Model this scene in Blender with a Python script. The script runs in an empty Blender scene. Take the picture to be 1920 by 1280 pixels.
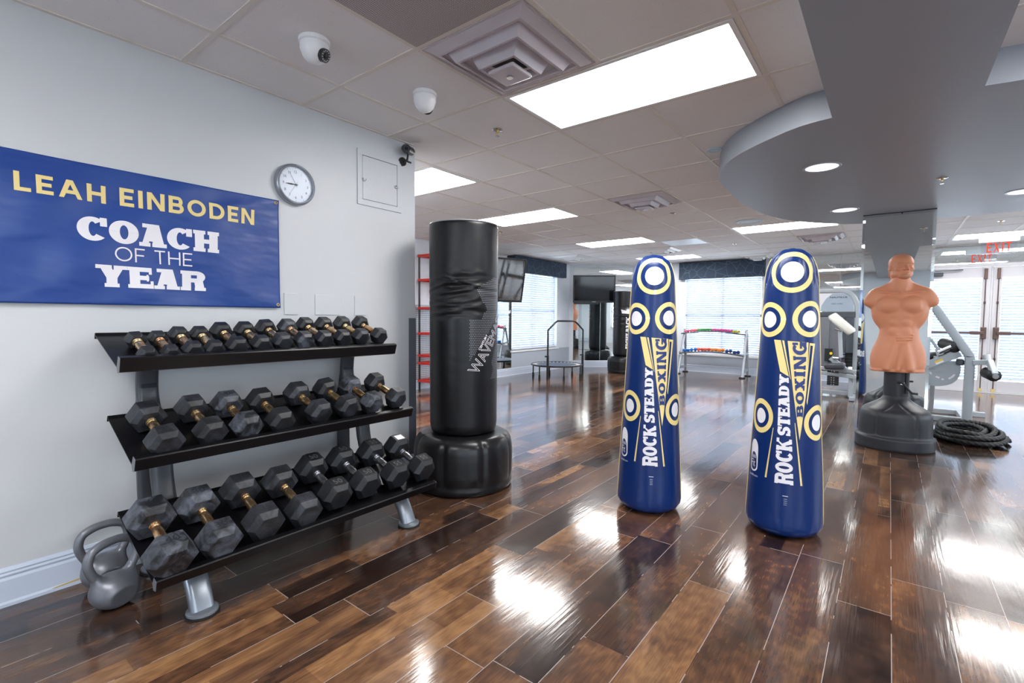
import bpy, bmesh, math, random
import numpy as np
from mathutils import Vector, Matrix
random.seed(7)
PI = math.pi
COL = bpy.context.scene.collection
CEIL = 2.393
CAMH = 1.167
XW = -2.756          # near left wall
XL = -5.94           # far left wall
YB = 10.87           # far back wall
GX0, GY0, TS = -2.3637, 0.9234, 0.6096   # ceiling grid origin and tile size

# ------------------------------------------------------------------ helpers
def link(o, parent=None):
    COL.objects.link(o)
    if parent is not None:
        o.parent = parent
    return o

def tag(o, label=None, cat=None, group=None, kind=None):
    if label: o['label'] = label
    if cat: o['category'] = cat
    if group: o['group'] = group
    if kind: o['kind'] = kind
    return o

def empty(name, loc=(0, 0, 0), rz=0.0, label=None, cat=None, group=None):
    o = bpy.data.objects.new(name, None)
    o.empty_display_size = 0.1
    o.location = loc
    o.rotation_euler = (0, 0, rz)
    link(o)
    return tag(o, label, cat, group)

def finish(name, bm, mat, parent=None, smooth=False, angle=None):
    me = bpy.data.meshes.new(name)
    bmesh.ops.recalc_face_normals(bm, faces=bm.faces)
    if smooth:
        for f in bm.faces: f.smooth = True
        if angle is not None:
            for e in bm.edges:
                if len(e.link_faces) == 2 and e.calc_face_angle(0) > angle:
                    e.smooth = False
    bm.to_mesh(me)
    bm.free()
    if mat is not None:
        me.materials.append(mat)
    o = bpy.data.objects.new(name, me)
    return link(o, parent)

def box(bm, x0, y0, z0, x1, y1, z1, bevel=0.0, M=None):
    r = bmesh.ops.create_cube(bm, size=1.0)
    vs = r['verts']
    for v in vs:
        v.co = Vector(((x0 + x1) / 2 + v.co.x * (x1 - x0), (y0 + y1) / 2 + v.co.y * (y1 - y0), (z0 + z1) / 2 + v.co.z * (z1 - z0)))
    if bevel > 0:
        es = list({e for v in vs for e in v.link_edges})
        rr = bmesh.ops.bevel(bm, geom=es, offset=bevel, segments=2, profile=0.5, affect='EDGES')
        vs = [v for v in rr['verts']] + [v for v in vs if v.is_valid]
        vs = list({v for v in vs if v.is_valid})
    if M is not None:
        for v in vs: v.co = M @ v.co
    return vs

def frame_at(a, b):
    a = Vector(a); b = Vector(b)
    z = (b - a).normalized()
    up = Vector((0, 0, 1)) if abs(z.z) < 0.95 else Vector((0, 1, 0))
    x = up.cross(z).normalized()
    y = z.cross(x)
    return Matrix(((x.x, y.x, z.x, a.x), (x.y, y.y, z.y, a.y), (x.z, y.z, z.z, a.z), (0, 0, 0, 1))), (b - a).length

def beam(bm, a, b, w, h, bevel=0.0):
    """rectangular bar from a to b; w across, h in the 'up' direction"""
    M, L = frame_at(a, b)
    return box(bm, -w / 2, -h / 2, 0, w / 2, h / 2, L, bevel, M)

def cyl(bm, a, b, r, r2=None, n=24, caps=True):
    M, L = frame_at(a, b)
    r2 = r if r2 is None else r2
    A = [bm.verts.new(M @ Vector((r * math.cos(2 * PI * i / n), r * math.sin(2 * PI * i / n), 0))) for i in range(n)]
    B = [bm.verts.new(M @ Vector((r2 * math.cos(2 * PI * i / n), r2 * math.sin(2 * PI * i / n), L))) for i in range(n)]
    for i in range(n):
        bm.faces.new((A[i], A[(i + 1) % n], B[(i + 1) % n], B[i]))
    if caps:
        bm.faces.new(A[::-1]); bm.faces.new(B)

def sweep(bm, pts, sec, closed=False, caps=True, upv=(0, 0, 1), twist=None):
    """sweep a cross-section function/list along pts; sec = list of (x,y)"""
    P = [Vector(p) for p in pts]
    n = len(P)
    rings = []
    prev = None
    for i in range(n):
        if closed: t = (P[(i + 1) % n] - P[i - 1]).normalized()
        elif i == 0: t = (P[1] - P[0]).normalized()
        elif i == n - 1: t = (P[-1] - P[-2]).normalized()
        else: t = (P[i + 1] - P[i - 1]).normalized()
        u = Vector(upv)
        if prev is not None: u = prev
        x = u - t * u.dot(t)
        if x.length < 1e-4:
            x = Vector((1, 0, 0)) - t * t.x
        x.normalize()
        prev = x
        y = t.cross(x)
        s = sec(i) if callable(sec) else sec
        rings.append([bm.verts.new(P[i] + x * a + y * b) for a, b in s])
    m = len(rings[0])
    R = n if closed else n - 1
    for i in range(R):
        A = rings[i]; B = rings[(i + 1) % n]
        for j in range(m):
            bm.faces.new((A[j], A[(j + 1) % m], B[(j + 1) % m], B[j]))
    if caps and not closed:
        bm.faces.new(rings[0][::-1]); bm.faces.new(rings[-1])

def circ(r, n=16, ry=None):
    ry = r if ry is None else ry
    return [(r * math.cos(2 * PI * i / n), ry * math.sin(2 * PI * i / n)) for i in range(n)]

def rrect(w, h, r, k=4):
    out = []
    for cx, cy, a0 in ((w / 2 - r, h / 2 - r, 0), (-w / 2 + r, h / 2 - r, 90), (-w / 2 + r, -h / 2 + r, 180), (w / 2 - r, -h / 2 + r, 270)):
        for i in range(k + 1):
            a = math.radians(a0 + 90 * i / k)
            out.append((cx + r * math.cos(a), cy + r * math.sin(a)))
    return out

def smooth_path(pts, per=8, closed=False):
    """Catmull-Rom"""
    P = [Vector(p) for p in pts]
    n = len(P)
    out = []
    rng = range(n) if closed else range(n - 1)
    for i in rng:
        if closed:
            p0, p1, p2, p3 = P[i - 1], P[i], P[(i + 1) % n], P[(i + 2) % n]
        else:
            p0 = P[max(i - 1, 0)]; p1 = P[i]; p2 = P[i + 1]; p3 = P[min(i + 2, n - 1)]
        for k in range(per):
            t = k / per
            out.append(0.5 * ((2 * p1) + (p2 - p0) * t + (2 * p0 - 5 * p1 + 4 * p2 - p3) * t * t + (3 * p1 - p0 - 3 * p2 + p3) * t ** 3))
    if not closed: out.append(P[-1])
    return out

def prism(bm, pts, z0, z1, M=None):
    A = [bm.verts.new((p[0], p[1], z0)) for p in pts]
    B = [bm.verts.new((p[0], p[1], z1)) for p in pts]
    n = len(pts)
    for i in range(n):
        bm.faces.new((A[i], A[(i + 1) % n], B[(i + 1) % n], B[i]))
    bm.faces.new(A[::-1]); bm.faces.new(B)
    if M is not None:
        for v in A + B: v.co = M @ v.co

def revolve(bm, prof, n=64, rfun=None, c=(0, 0), sx=1, sy=1, caps=True):
    """prof: list of (r,z); rfun(theta, i, r, z) -> r"""
    rings = []
    for i, (r, z) in enumerate(prof):
        if r < 1e-5:
            rings.append([bm.verts.new((c[0], c[1], z))])
            continue
        ring = []
        for k in range(n):
            th = 2 * PI * k / n
            rr = rfun(th, i, r, z) if rfun else r
            zz = z
            if isinstance(rr, tuple): rr, zz = rr
            ring.append(bm.verts.new((c[0] + sx * rr * math.cos(th), c[1] + sy * rr * math.sin(th), zz)))
        rings.append(ring)
    for a, b in zip(rings[:-1], rings[1:]):
        if len(a) == 1 and len(b) == 1: continue
        if len(a) == 1:
            for k in range(n): bm.faces.new((a[0], b[k], b[(k + 1) % n]))
        elif len(b) == 1:
            for k in range(n): bm.faces.new((a[k], a[(k + 1) % n], b[0]))
        else:
            for k in range(n): bm.faces.new((a[k], a[(k + 1) % n], b[(k + 1) % n], b[k]))
    if caps and len(rings[0]) > 1: bm.faces.new(rings[0][::-1])
    if caps and len(rings[-1]) > 1: bm.faces.new(rings[-1])

def copy_tree(o, parent=None):
    c = o.copy()
    COL.objects.link(c)
    c.parent = parent
    for ch in list(o.children):
        copy_tree(ch, c)
    return c

# ------------------------------------------------------------------ materials
def srgb(r, g, b):
    f = lambda c: (c / 12.92 if c <= 0.04045 else ((c + 0.055) / 1.055) ** 2.4)
    return (f(r / 255), f(g / 255), f(b / 255), 1)

class NT:
    def __init__(s, name):
        s.m = bpy.data.materials.new(name); s.m.use_nodes = True
        s.t = s.m.node_tree; s.t.nodes.clear()
        s.out = s.t.nodes.new('ShaderNodeOutputMaterial')
    def n(s, typ, **k):
        nd = s.t.nodes.new(typ)
        for a, b in k.items(): setattr(nd, a, b)
        return nd
    def l(s, a, b): s.t.links.new(a, b)
    def math(s, op, a, b=None, c=None):
        nd = s.n('ShaderNodeMath', operation=op)
        for i, v in enumerate((a, b, c)):
            if v is None: continue
            if isinstance(v, (int, float)): nd.inputs[i].default_value = v
            else: s.l(v, nd.inputs[i])
        return nd.outputs[0]
    def mix(s, f, a, b, blend='MIX'):
        nd = s.n('ShaderNodeMix', data_type='RGBA', blend_type=blend)
        for i, v in ((0, f), (6, a), (7, b)):
            if isinstance(v, (int, float)): nd.inputs[i].default_value = v
            elif isinstance(v, tuple): nd.inputs[i].default_value = v
            else: s.l(v, nd.inputs[i])
        return nd.outputs[2]
    def noise(s, vec, scale, detail=3, rough=0.5):
        nd = s.n('ShaderNodeTexNoise')
        nd.inputs['Scale'].default_value = scale; nd.inputs['Detail'].default_value = detail
        nd.inputs['Roughness'].default_value = rough
        if vec is not None: s.l(vec, nd.inputs['Vector'])
        return nd
    def ramp(s, f, stops):
        nd = s.n('ShaderNodeValToRGB')
        cr = nd.color_ramp
        while len(cr.elements) < len(stops): cr.elements.new(0.5)
        for e, (p, c) in zip(cr.elements, stops):
            e.position = p; e.color = c
        s.l(f, nd.inputs[0])
        return nd.outputs[0]
    def bsdf(s, **k):
        b = s.n('ShaderNodeBsdfPrincipled')
        for a, v in k.items():
            a = a.replace('_', ' ')
            if isinstance(v, (int, float, tuple)): b.inputs[a].default_value = v
            else: s.l(v, b.inputs[a])
        s.l(b.outputs[0], s.out.inputs[0])
        return b
    def coord(s, which='Object'):
        return s.n('ShaderNodeTexCoord').outputs[which]
    def scaled(s, vec, sc):
        nd = s.n('ShaderNodeMapping'); nd.inputs['Scale'].default_value = sc
        s.l(vec, nd.inputs['Vector']); return nd.outputs[0]
    def bump(s, h, strength=0.2, dist=0.002):
        nd = s.n('ShaderNodeBump'); nd.inputs['Strength'].default_value = strength
        nd.inputs['Distance'].default_value = dist
        s.l(h, nd.inputs['Height']); return nd.outputs[0]

def simple(name, col, rough=0.5, metal=0.0, var=0.06, vs=6.0, bump=0.0, bs=80.0, coat=0.0, spec=0.5):
    s = NT(name)
    c = s.coord()
    nz = s.noise(c, vs, 3)
    dark = tuple(max(0, x * (1 - var * 2)) for x in col[:3]) + (1,)
    light = tuple(min(1, x * (1 + var)) for x in col[:3]) + (1,)
    base = s.mix(nz.outputs[0], dark, light)
    k = dict(Base_Color=base, Roughness=rough, Metallic=metal)
    b = s.bsdf(**k)
    b.inputs['Coat Weight'].default_value = coat
    b.inputs['Specular IOR Level'].default_value = spec
    if bump > 0:
        n2 = s.noise(c, bs, 2)
        s.l(s.bump(n2.outputs[0], bump), b.inputs['Normal'])
    return s.m

M = {}
M['wall'] = simple('wall_paint', srgb(212, 217, 224), 0.42, var=0.012, vs=2.5, bump=0.10, bs=55)
M['wall_far'] = simple('far_wall_paint', srgb(222, 228, 236), 0.5, var=0.012)
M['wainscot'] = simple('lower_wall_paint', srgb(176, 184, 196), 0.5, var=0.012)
M['baseboard'] = simple('baseboard_paint', srgb(196, 206, 222), 0.35, var=0.01)
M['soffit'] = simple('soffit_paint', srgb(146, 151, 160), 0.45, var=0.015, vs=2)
M['white_paint'] = simple('white_paint', srgb(235, 236, 238), 0.35, var=0.01)
M['white_plastic'] = simple('white_plastic', srgb(236, 236, 238), 0.3, var=0.01)
M['door_paint'] = simple('door_paint', srgb(205, 204, 208), 0.4, var=0.015)
M['tbar'] = simple('grid_bar_paint', srgb(226, 220, 212), 0.5, var=0.04)
M['black_plastic'] = simple('black_plastic', srgb(24, 25, 28), 0.38, var=0.1)
M['black_metal'] = simple('black_metal', srgb(20, 20, 24), 0.3, var=0.1)
M['shelf_black'] = simple('black_powder_coat', srgb(11, 11, 15), 0.3, var=0.15, vs=4, bump=0.03, bs=200, spec=.35)
M['rack_grey'] = simple('grey_powder_coat', srgb(66, 68, 74), 0.36, metal=0.2, var=0.08, vs=9)
M['foot_silver'] = simple('worn_silver_paint', srgb(150, 158, 168), 0.3, metal=0.6, var=0.15, vs=18)
M['silver'] = simple('silver_paint', srgb(176, 180, 188), 0.3, metal=0.5, var=0.05)
M['machine_grey'] = simple('machine_grey_paint', srgb(160, 168, 174), 0.35, metal=0.15, var=0.04)
M['dark_grey'] = simple('dark_grey_paint', srgb(72, 76, 84), 0.4, metal=0.2, var=0.05)
M['shroud'] = simple('shroud_grey', srgb(120, 122, 128), 0.3, metal=0.4, var=0.06)
M['chrome'] = simple('chrome_metal', srgb(205, 208, 212), 0.14, metal=1.0, var=0.05)
M['vinyl_white'] = simple('pale_vinyl', srgb(212, 212, 204), 0.35, var=0.02)
M['rubber_pad'] = simple('rubber_pad', srgb(16, 16, 17), 0.6, var=0.1)
M['corner_guard'] = simple('corner_guard_vinyl', srgb(88, 92, 104), 0.45, var=0.03)
M['brass'] = simple('grommet_brass', srgb(214, 190, 120), 0.3, metal=0.5, var=0.08)
M['copper'] = simple('penny_copper', srgb(160, 92, 58), 0.35, metal=0.9, var=0.1)
M['red'] = simple('red_enamel', srgb(206, 34, 20), 0.4, var=0.05)
M['brown_metal'] = simple('bronze_hardware', srgb(98, 78, 72), 0.4, metal=0.5, var=0.08)
M['ivory'] = simple('ivory_plastic', srgb(206, 202, 158), 0.4, var=0.03)
M['yellow'] = simple('yellow_knob', srgb(238, 200, 30), 0.4, var=0.03)
M['gold_print'] = simple('pale_gold_print', srgb(236, 214, 142), 0.4, var=0.02)
M['white_print'] = simple('white_print', srgb(232, 230, 236), 0.4, var=0.02)
M['navy_print'] = simple('navy_print', srgb(22, 46, 112), 0.4, var=0.03)
M['dark_print'] = simple('dark_print', srgb(30, 32, 40), 0.4, var=0.02)
M['grey_print'] = simple('grey_print', srgb(140, 142, 150), 0.4, var=0.02)
M['banner_gold'] = simple('banner_gold_print', srgb(232, 210, 142), 0.45, var=0.02)
M['kettlebell'] = simple('kettlebell_paint', srgb(118, 120, 128), 0.36, metal=0.4, var=0.06, vs=12, bump=0.05, bs=150)
M['rope'] = simple('black_rope', srgb(20, 21, 24), 0.55, var=0.2, vs=60)
M['diamond'] = None
M['foam'] = simple('black_foam', srgb(20, 22, 26), 0.5, var=0.1)
M['clock_face'] = simple('clock_dial', srgb(222, 226, 230), 0.3, var=0.01)
M['silver_ring'] = simple('clock_rim', srgb(158, 162, 170), 0.28, metal=0.7, var=0.03)
M['speaker'] = simple('pale_speaker_cover', srgb(200, 220, 228), 0.5, var=0.02)
M['lens'] = simple('dark_lens', srgb(10, 10, 12), 0.08, var=0.02)

def emis(name, col, strength):
    s = NT(name)
    e = s.n('ShaderNodeEmission'); e.inputs[0].default_value = col; e.inputs[1].default_value = strength
    s.l(e.outputs[0], s.out.inputs[0]); return s.m
LIGHT = 21.0
M['lamp'] = emis('troffer_diffuser', (1, 0.985, 0.97, 1), LIGHT)
M['downlight'] = emis('downlight_lens', (0.92, 0.93, 1, 1), 1.6)
M['exit_red'] = emis('exit_letters_lit', (1, 0.09, 0.05, 1), 1.0)

def wall_mat():
    s = NT('near_wall_paint')
    c = s.coord()
    n1 = s.noise(c, 2.0, 3); n2 = s.noise(c, 38, 4, 0.6); n3 = s.noise(s.scaled(c, (1, 1, 1)), 9, 2)
    col = s.mix(n1.outputs[0], srgb(197, 199, 203), srgb(204, 206, 209))
    h = s.math('ADD', n2.outputs[0], s.math('MULTIPLY', n3.outputs[0], 0.8))
    b = s.bsdf(Base_Color=col, Roughness=0.4)
    s.l(s.bump(h, 0.16, 0.004), b.inputs['Normal'])
    return s.m
M['wall'] = wall_mat()

def ceiling_mat():
    s = NT('ceiling_tile')
    c = s.coord()
    n1 = s.noise(c, 3, 3); n2 = s.noise(c, 220, 2); v = s.n('ShaderNodeTexVoronoi'); v.inputs['Scale'].default_value = 90
    s.l(c, v.inputs['Vector'])
    col = s.mix(n1.outputs[0], srgb(232, 230, 230), srgb(240, 238, 238))
    pits = s.math('LESS_THAN', v.outputs['Distance'], 0.16)
    n4 = s.noise(c, 26, 2)
    pits = s.math('MULTIPLY', pits, s.math('GREATER_THAN', n4.outputs[0], 0.56))
    col = s.mix(s.math('MULTIPLY', pits, 0.35), col, srgb(120, 116, 114))
    # per-tile tone
    sep = s.n('ShaderNodeSeparateXYZ'); s.l(c, sep.inputs[0])
    ix = s.math('FLOOR', s.math('DIVIDE', s.math('SUBTRACT', sep.outputs[0], GX0), TS))
    iy = s.math('FLOOR', s.math('DIVIDE', s.math('SUBTRACT', sep.outputs[1], GY0), TS))
    cmb = s.n('ShaderNodeCombineXYZ'); s.l(ix, cmb.inputs[0]); s.l(iy, cmb.inputs[1])
    w = s.n('ShaderNodeTexWhiteNoise'); s.l(cmb.outputs[0], w.inputs['Vector'])
    col = s.mix(s.math('MULTIPLY', w.outputs['Value'], 0.10), col, srgb(196, 190, 184))
    b = s.bsdf(Base_Color=col, Roughness=0.85)
    s.l(s.bump(s.math('SUBTRACT', n2.outputs[0], pits), 0.25, 0.002), b.inputs['Normal'])
    return s.m
M['ceiling'] = ceiling_mat()

def floor_mat():
    s = NT('glossy_plank_floor')
    c = s.coord()
    sep = s.n('ShaderNodeSeparateXYZ'); s.l(c, sep.inputs[0])
    PW, PL = 0.1786, 1.2192
    u = s.math('DIVIDE', s.math('ADD', sep.outputs[0], 0.131 + 10 * PW), PW)
    row = s.math('FLOOR', u)
    fu = s.math('FRACT', u)
    wr = s.n('ShaderNodeTexWhiteNoise', noise_dimensions='1D'); s.l(row, wr.inputs['W'])
    v = s.math('ADD', s.math('DIVIDE', sep.outputs[1], PL), s.math('MULTIPLY', wr.outputs['Value'], 7.3))
    idv = s.math('FLOOR', v); fv = s.math('FRACT', v)
    cmb = s.n('ShaderNodeCombineXYZ'); s.l(row, cmb.inputs[0]); s.l(idv, cmb.inputs[1])
    w = s.n('ShaderNodeTexWhiteNoise'); s.l(cmb.outputs[0], w.inputs['Vector'])
    sepc = s.n('ShaderNodeSeparateColor'); s.l(w.outputs['Color'], sepc.inputs[0])
    r1, r2, r3 = sepc.outputs[0], sepc.outputs[1], sepc.outputs[2]
    # printed sub-boards inside each plank (the plank pattern shows narrower, shorter pieces)
    su = s.math('ADD', s.math('LESS_THAN', fu, s.math('ADD', 0.33, s.math('MULTIPLY', r2, 0.35))), 0)
    sv = s.math('FLOOR', s.math('ADD', s.math('MULTIPLY', fv, 2.0), s.math('ADD', s.math('MULTIPLY', r3, 1.0), s.math('MULTIPLY', su, 0.37))))
    cm2 = s.n('ShaderNodeCombineXYZ'); s.l(s.math('ADD', row, s.math('MULTIPLY', su, 0.31)), cm2.inputs[0])
    s.l(s.math('ADD', idv, s.math('MULTIPLY', sv, 0.17)), cm2.inputs[1]); cm2.inputs[2].default_value = 3.3
    w2 = s.n('ShaderNodeTexWhiteNoise'); s.l(cm2.outputs[0], w2.inputs['Vector'])
    split = s.math('GREATER_THAN', r1, 0.55)
    subv = s.math('MULTIPLY', split, s.math('SUBTRACT', w2.outputs['Value'], 0.5))
    tone = s.math('ADD', r1, s.math('MULTIPLY', subv, 0.55))
    tone = s.math('ADD', s.math('MULTIPLY', r3, 0.62), s.math('ADD', 0.17, s.math('MULTIPLY', subv, 0.5)))
    # grain, offset per plank so that it breaks at the joints
    off = s.n('ShaderNodeCombineXYZ'); s.l(s.math('MULTIPLY', r1, 31.0), off.inputs[0]); s.l(s.math('MULTIPLY', r2, 17.0), off.inputs[1]); s.l(s.math('MULTIPLY', r3, 9.0), off.inputs[2])
    add = s.n('ShaderNodeVectorMath', operation='ADD'); s.l(c, add.inputs[0]); s.l(off.outputs[0], add.inputs[1])
    g1 = s.noise(s.scaled(add.outputs[0], (7, 1.9, 1)), 1.0, 4, 0.6)
    g1.inputs['Distortion'].default_value = 1.2
    g2 = s.noise(s.scaled(add.outputs[0], (190, 7, 1)), 1.0, 3, 0.6)
    wv = s.n('ShaderNodeTexWave', wave_type='RINGS'); wv.inputs['Scale'].default_value = 3.2
    wv.inputs['Distortion'].default_value = 7; wv.inputs['Detail'].default_value = 3; wv.inputs['Detail Scale'].default_value = 1.3
    s.l(s.scaled(add.outputs[0], (7, 1.3, 1)), wv.inputs['Vector'])
    t = s.math('ADD', tone, s.math('MULTIPLY', s.math('SUBTRACT', g1.outputs[0], 0.5), 1.0))
    t = s.math('ADD', t, s.math('MULTIPLY', s.math('SUBTRACT', wv.outputs['Fac'], 0.5), 0.09))
    t = s.math('ADD', t, s.math('MULTIPLY', s.math('SUBTRACT', g2.outputs[0], 0.5), 0.42))
    cl = s.noise(s.scaled(add.outputs[0], (5, 2.6, 1)), 1.0, 3, 0.55)
    t = s.math('SUBTRACT', t, s.math('MULTIPLY', s.math('MAXIMUM', s.math('SUBTRACT', cl.outputs[0], 0.55), 0.0), 1.6))
    col = s.ramp(t, [(0.0, srgb(29, 21, 18)), (0.25, srgb(56, 40, 32)), (0.5, srgb(86, 60, 44)), (0.72, srgb(118, 84, 57)), (1.0, srgb(158, 118, 80))])
    red = s.math('MULTIPLY', r2, 0.25)
    col = s.mix(red, col, srgb(60, 37, 30))
    # joints
    eu = s.math('MINIMUM', fu, s.math('SUBTRACT', 1.0, fu))
    ev = s.math('MINIMUM', fv, s.math('SUBTRACT', 1.0, fv))
    du = s.math('MULTIPLY', eu, PW); dv = s.math('MULTIPLY', ev, PL)
    d = s.math('MINIMUM', du, dv)
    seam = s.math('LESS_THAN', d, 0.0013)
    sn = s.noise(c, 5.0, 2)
    seam_glint = s.math('MULTIPLY', seam, s.math('MULTIPLY', s.math('GREATER_THAN', sn.outputs[0], 0.44), 0.75))
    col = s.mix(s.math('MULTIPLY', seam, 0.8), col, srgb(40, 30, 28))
    col = s.mix(seam_glint, col, srgb(176, 168, 164))  # pale reflections caught in the grooves, painted into the seam colour
    # surface waviness: long streaks along the planks plus a slow swell
    b1 = s.noise(s.scaled(c, (100, 4, 1)), 1.0, 2, 0.5)
    b2 = s.noise(s.scaled(c, (16, 3, 1)), 1.0, 2, 0.5)
    b3 = s.noise(s.scaled(add.outputs[0], (3.0, 1.2, 1)), 1.0, 1, 0.5)
    h = s.math('ADD', s.math('MULTIPLY', b1.outputs[0], 0.30), s.math('MULTIPLY', b2.outputs[0], 1.0))
    h = s.math('ADD', h, s.math('MULTIPLY', b3.outputs[0], 1.6))
    h = s.math('SUBTRACT', h, s.math('MULTIPLY', s.math('LESS_THAN', d, 0.0022), 0.6))
    rr = s.math('ADD', 0.09, s.math('MULTIPLY', s.noise(c, 7, 3).outputs[0], 0.09))
    b = s.bsdf(Base_Color=col, Roughness=rr)
    b.inputs['Specular IOR Level'].default_value = 0.62
    b.inputs['Coat Weight'].default_value = 0.3
    b.inputs['Coat Roughness'].default_value = 0.09
    nb = s.bump(h, 0.62, 0.0015)
    s.l(nb, b.inputs['Normal']); s.l(nb, b.inputs['Coat Normal'])
    return s.m
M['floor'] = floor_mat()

def mirror_mat():
    s = NT('mirror_silvering')
    n = s.noise(s.coord(), 1.5, 1)
    col = s.mix(n.outputs[0], (0.80, 0.86, 0.86, 1), (0.83, 0.88, 0.88, 1))
    b = s.bsdf(Base_Color=col, Roughness=0.01, Metallic=1.0)
    return s.m
M['mirror'] = mirror_mat()

def glass_mat(name, tint, refl=0.08, fr=0.6):
    s = NT(name)
    tr = s.n('ShaderNodeBsdfTransparent'); tr.inputs[0].default_value = tint
    gl = s.n('ShaderNodeBsdfGlossy'); gl.inputs['Roughness'].default_value = 0.02
    lw = s.n('ShaderNodeLayerWeight'); lw.inputs[0].default_value = 0.35
    f = s.math('ADD', s.math('MULTIPLY', lw.outputs['Fresnel'], fr), refl)
    mx = s.n('ShaderNodeMixShader'); s.l(f, mx.inputs[0]); s.l(tr.outputs[0], mx.inputs[1]); s.l(gl.outputs[0], mx.inputs[2])
    s.l(mx.outputs[0], s.out.inputs[0]); return s.m
M['glass'] = glass_mat('window_glass', (0.95, 0.98, 1, 1), 0.03)
M['thin_glass'] = glass_mat('clock_glass', (0.97, 0.98, 1, 1), 0.0, 0.012)
M['clear_plastic'] = glass_mat('clear_acrylic', (0.95, 0.94, 0.97, 1), 0.02, 0.25)
def frosted():
    s = NT('frosted_styrene')
    tr = s.n('ShaderNodeBsdfTransparent'); tr.inputs[0].default_value = (.9, .88, .9, 1)
    d = s.n('ShaderNodeBsdfPrincipled'); d.inputs['Base Color'].default_value = srgb(232, 226, 230); d.inputs['Roughness'].default_value = .18
    n = s.noise(s.coord(), 6, 1)
    mx = s.n('ShaderNodeMixShader'); s.l(s.math('ADD', .42, s.math('MULTIPLY', n.outputs[0], .1)), mx.inputs[0]); s.l(tr.outputs[0], mx.inputs[1]); s.l(d.outputs[0], mx.inputs[2])
    s.l(mx.outputs[0], s.out.inputs[0]); return s.m
M['frosted'] = frosted()

def slat_mat():
    s = NT('white_blind_slat')
    d = s.n('ShaderNodeBsdfDiffuse'); d.inputs[0].default_value = srgb(225, 230, 238)
    t = s.n('ShaderNodeBsdfTranslucent'); t.inputs[0].default_value = srgb(150, 168, 196)
    n = s.noise(s.coord(), 4, 1)
    mx = s.n('ShaderNodeMixShader'); s.l(s.math('ADD', 0.22, s.math('MULTIPLY', n.outputs[0], 0.1)), mx.inputs[0])
    s.l(d.outputs[0], mx.inputs[1]); s.l(t.outputs[0], mx.inputs[2]); s.l(mx.outputs[0], s.out.inputs[0]); return s.m
M['slat'] = slat_mat()

def banner_mat():
    s = NT('royal_blue_vinyl')
    c = s.coord()
    n = s.noise(c, 1.6, 3)
    col = s.mix(n.outputs[0], srgb(20, 54, 126), srgb(30, 72, 148))
    n2 = s.noise(s.scaled(c, (1, 2, 5)), 2.0, 2)
    n3 = s.noise(c, 14, 3)
    b = s.bsdf(Base_Color=col, Roughness=0.36)
    s.l(s.bump(s.math('ADD', n2.outputs[0], s.math('MULTIPLY', n3.outputs[0], 0.12)), 0.5, 0.02), b.inputs['Normal'])
    return s.m
M['banner'] = banner_mat()

def vinyl_mat(name, ca, cb, rough, bump=0.15):
    s = NT(name)
    c = s.coord()
    n = s.noise(c, 3, 3); n2 = s.noise(c, 16, 3); n3 = s.noise(s.scaled(c, (4, 4, 14)), 1.2, 2)
    b = s.bsdf(Base_Color=s.mix(n.outputs[0], ca, cb), Roughness=rough)
    b.inputs['Specular IOR Level'].default_value = 0.38
    s.l(s.bump(s.math('ADD', s.math('MULTIPLY', n2.outputs[0], 0.3), n3.outputs[0]), bump, 0.012), b.inputs['Normal'])
    return s.m
M['bag'] = vinyl_mat('black_bag_vinyl', srgb(9, 9, 13), srgb(14, 14, 18), 0.36)
M['bag_base'] = vinyl_mat('black_bag_base', srgb(17, 17, 19), srgb(24, 24, 27), 0.30, 0.1)
M['bob_base'] = vinyl_mat('charcoal_moulded_base', srgb(40, 42, 47), srgb(50, 52, 58), 0.42, 0.05)
M['inflatable'] = vinyl_mat('navy_inflatable_vinyl', srgb(7, 37, 92), srgb(12, 47, 108), 0.30, 0.12)
M['inflatable_low'] = M['inflatable']

def skin_mat():
    s = NT('tan_rubber_torso')
    c = s.coord()
    n = s.noise(c, 5, 3); n2 = s.noise(c, 120, 2)
    b = s.bsdf(Base_Color=s.mix(n.outputs[0], srgb(206, 134, 100), srgb(222, 152, 116)), Roughness=0.5)
    s.l(s.bump(n2.outputs[0], 0.06, 0.002), b.inputs['Normal'])
    return s.m
M['skin'] = skin_mat()
M['beard'] = simple('grey_worn_chin', srgb(194, 132, 102), 0.6, var=0.1, vs=30)

def rubber_mat(name, chalk):
    s = NT(name)
    c = s.coord()
    oi = s.n('ShaderNodeObjectInfo')
    add = s.n('ShaderNodeVectorMath', operation='ADD'); s.l(c, add.inputs[0])
    sc = s.n('ShaderNodeVectorMath', operation='SCALE'); s.l(oi.outputs['Location'], sc.inputs[0]); sc.inputs['Scale'].default_value = 9.0
    s.l(sc.outputs[0], add.inputs[1])
    n1 = s.noise(add.outputs[0], 14, 5, 0.65); n1.inputs['Distortion'].default_value = 0.8
    n2 = s.noise(add.outputs[0], 60, 3, 0.6)
    f = s.math('MULTIPLY', s.ramp(n1.outputs[0], [(0.42, (0, 0, 0, 1)), (0.72, (1, 1, 1, 1))]), chalk)
    f = s.math('MULTIPLY', f, s.math('ADD', 0.55, s.math('MULTIPLY', n2.outputs[0], 0.7)))
    col = s.mix(f, srgb(25, 27, 31), srgb(128, 134, 150))
    b = s.bsdf(Base_Color=col, Roughness=s.math('ADD', 0.42, s.math('MULTIPLY', f, 0.3)))
    s.l(s.bump(n2.outputs[0], 0.06, 0.002), b.inputs['Normal'])
    return s.m
M['rubber_clean'] = rubber_mat('black_rubber', 0.05)
M['rubber_mid'] = rubber_mat('black_rubber_scuffed', 0.20)
M['rubber_chalk'] = rubber_mat('black_rubber_chalked', 0.62)

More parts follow.
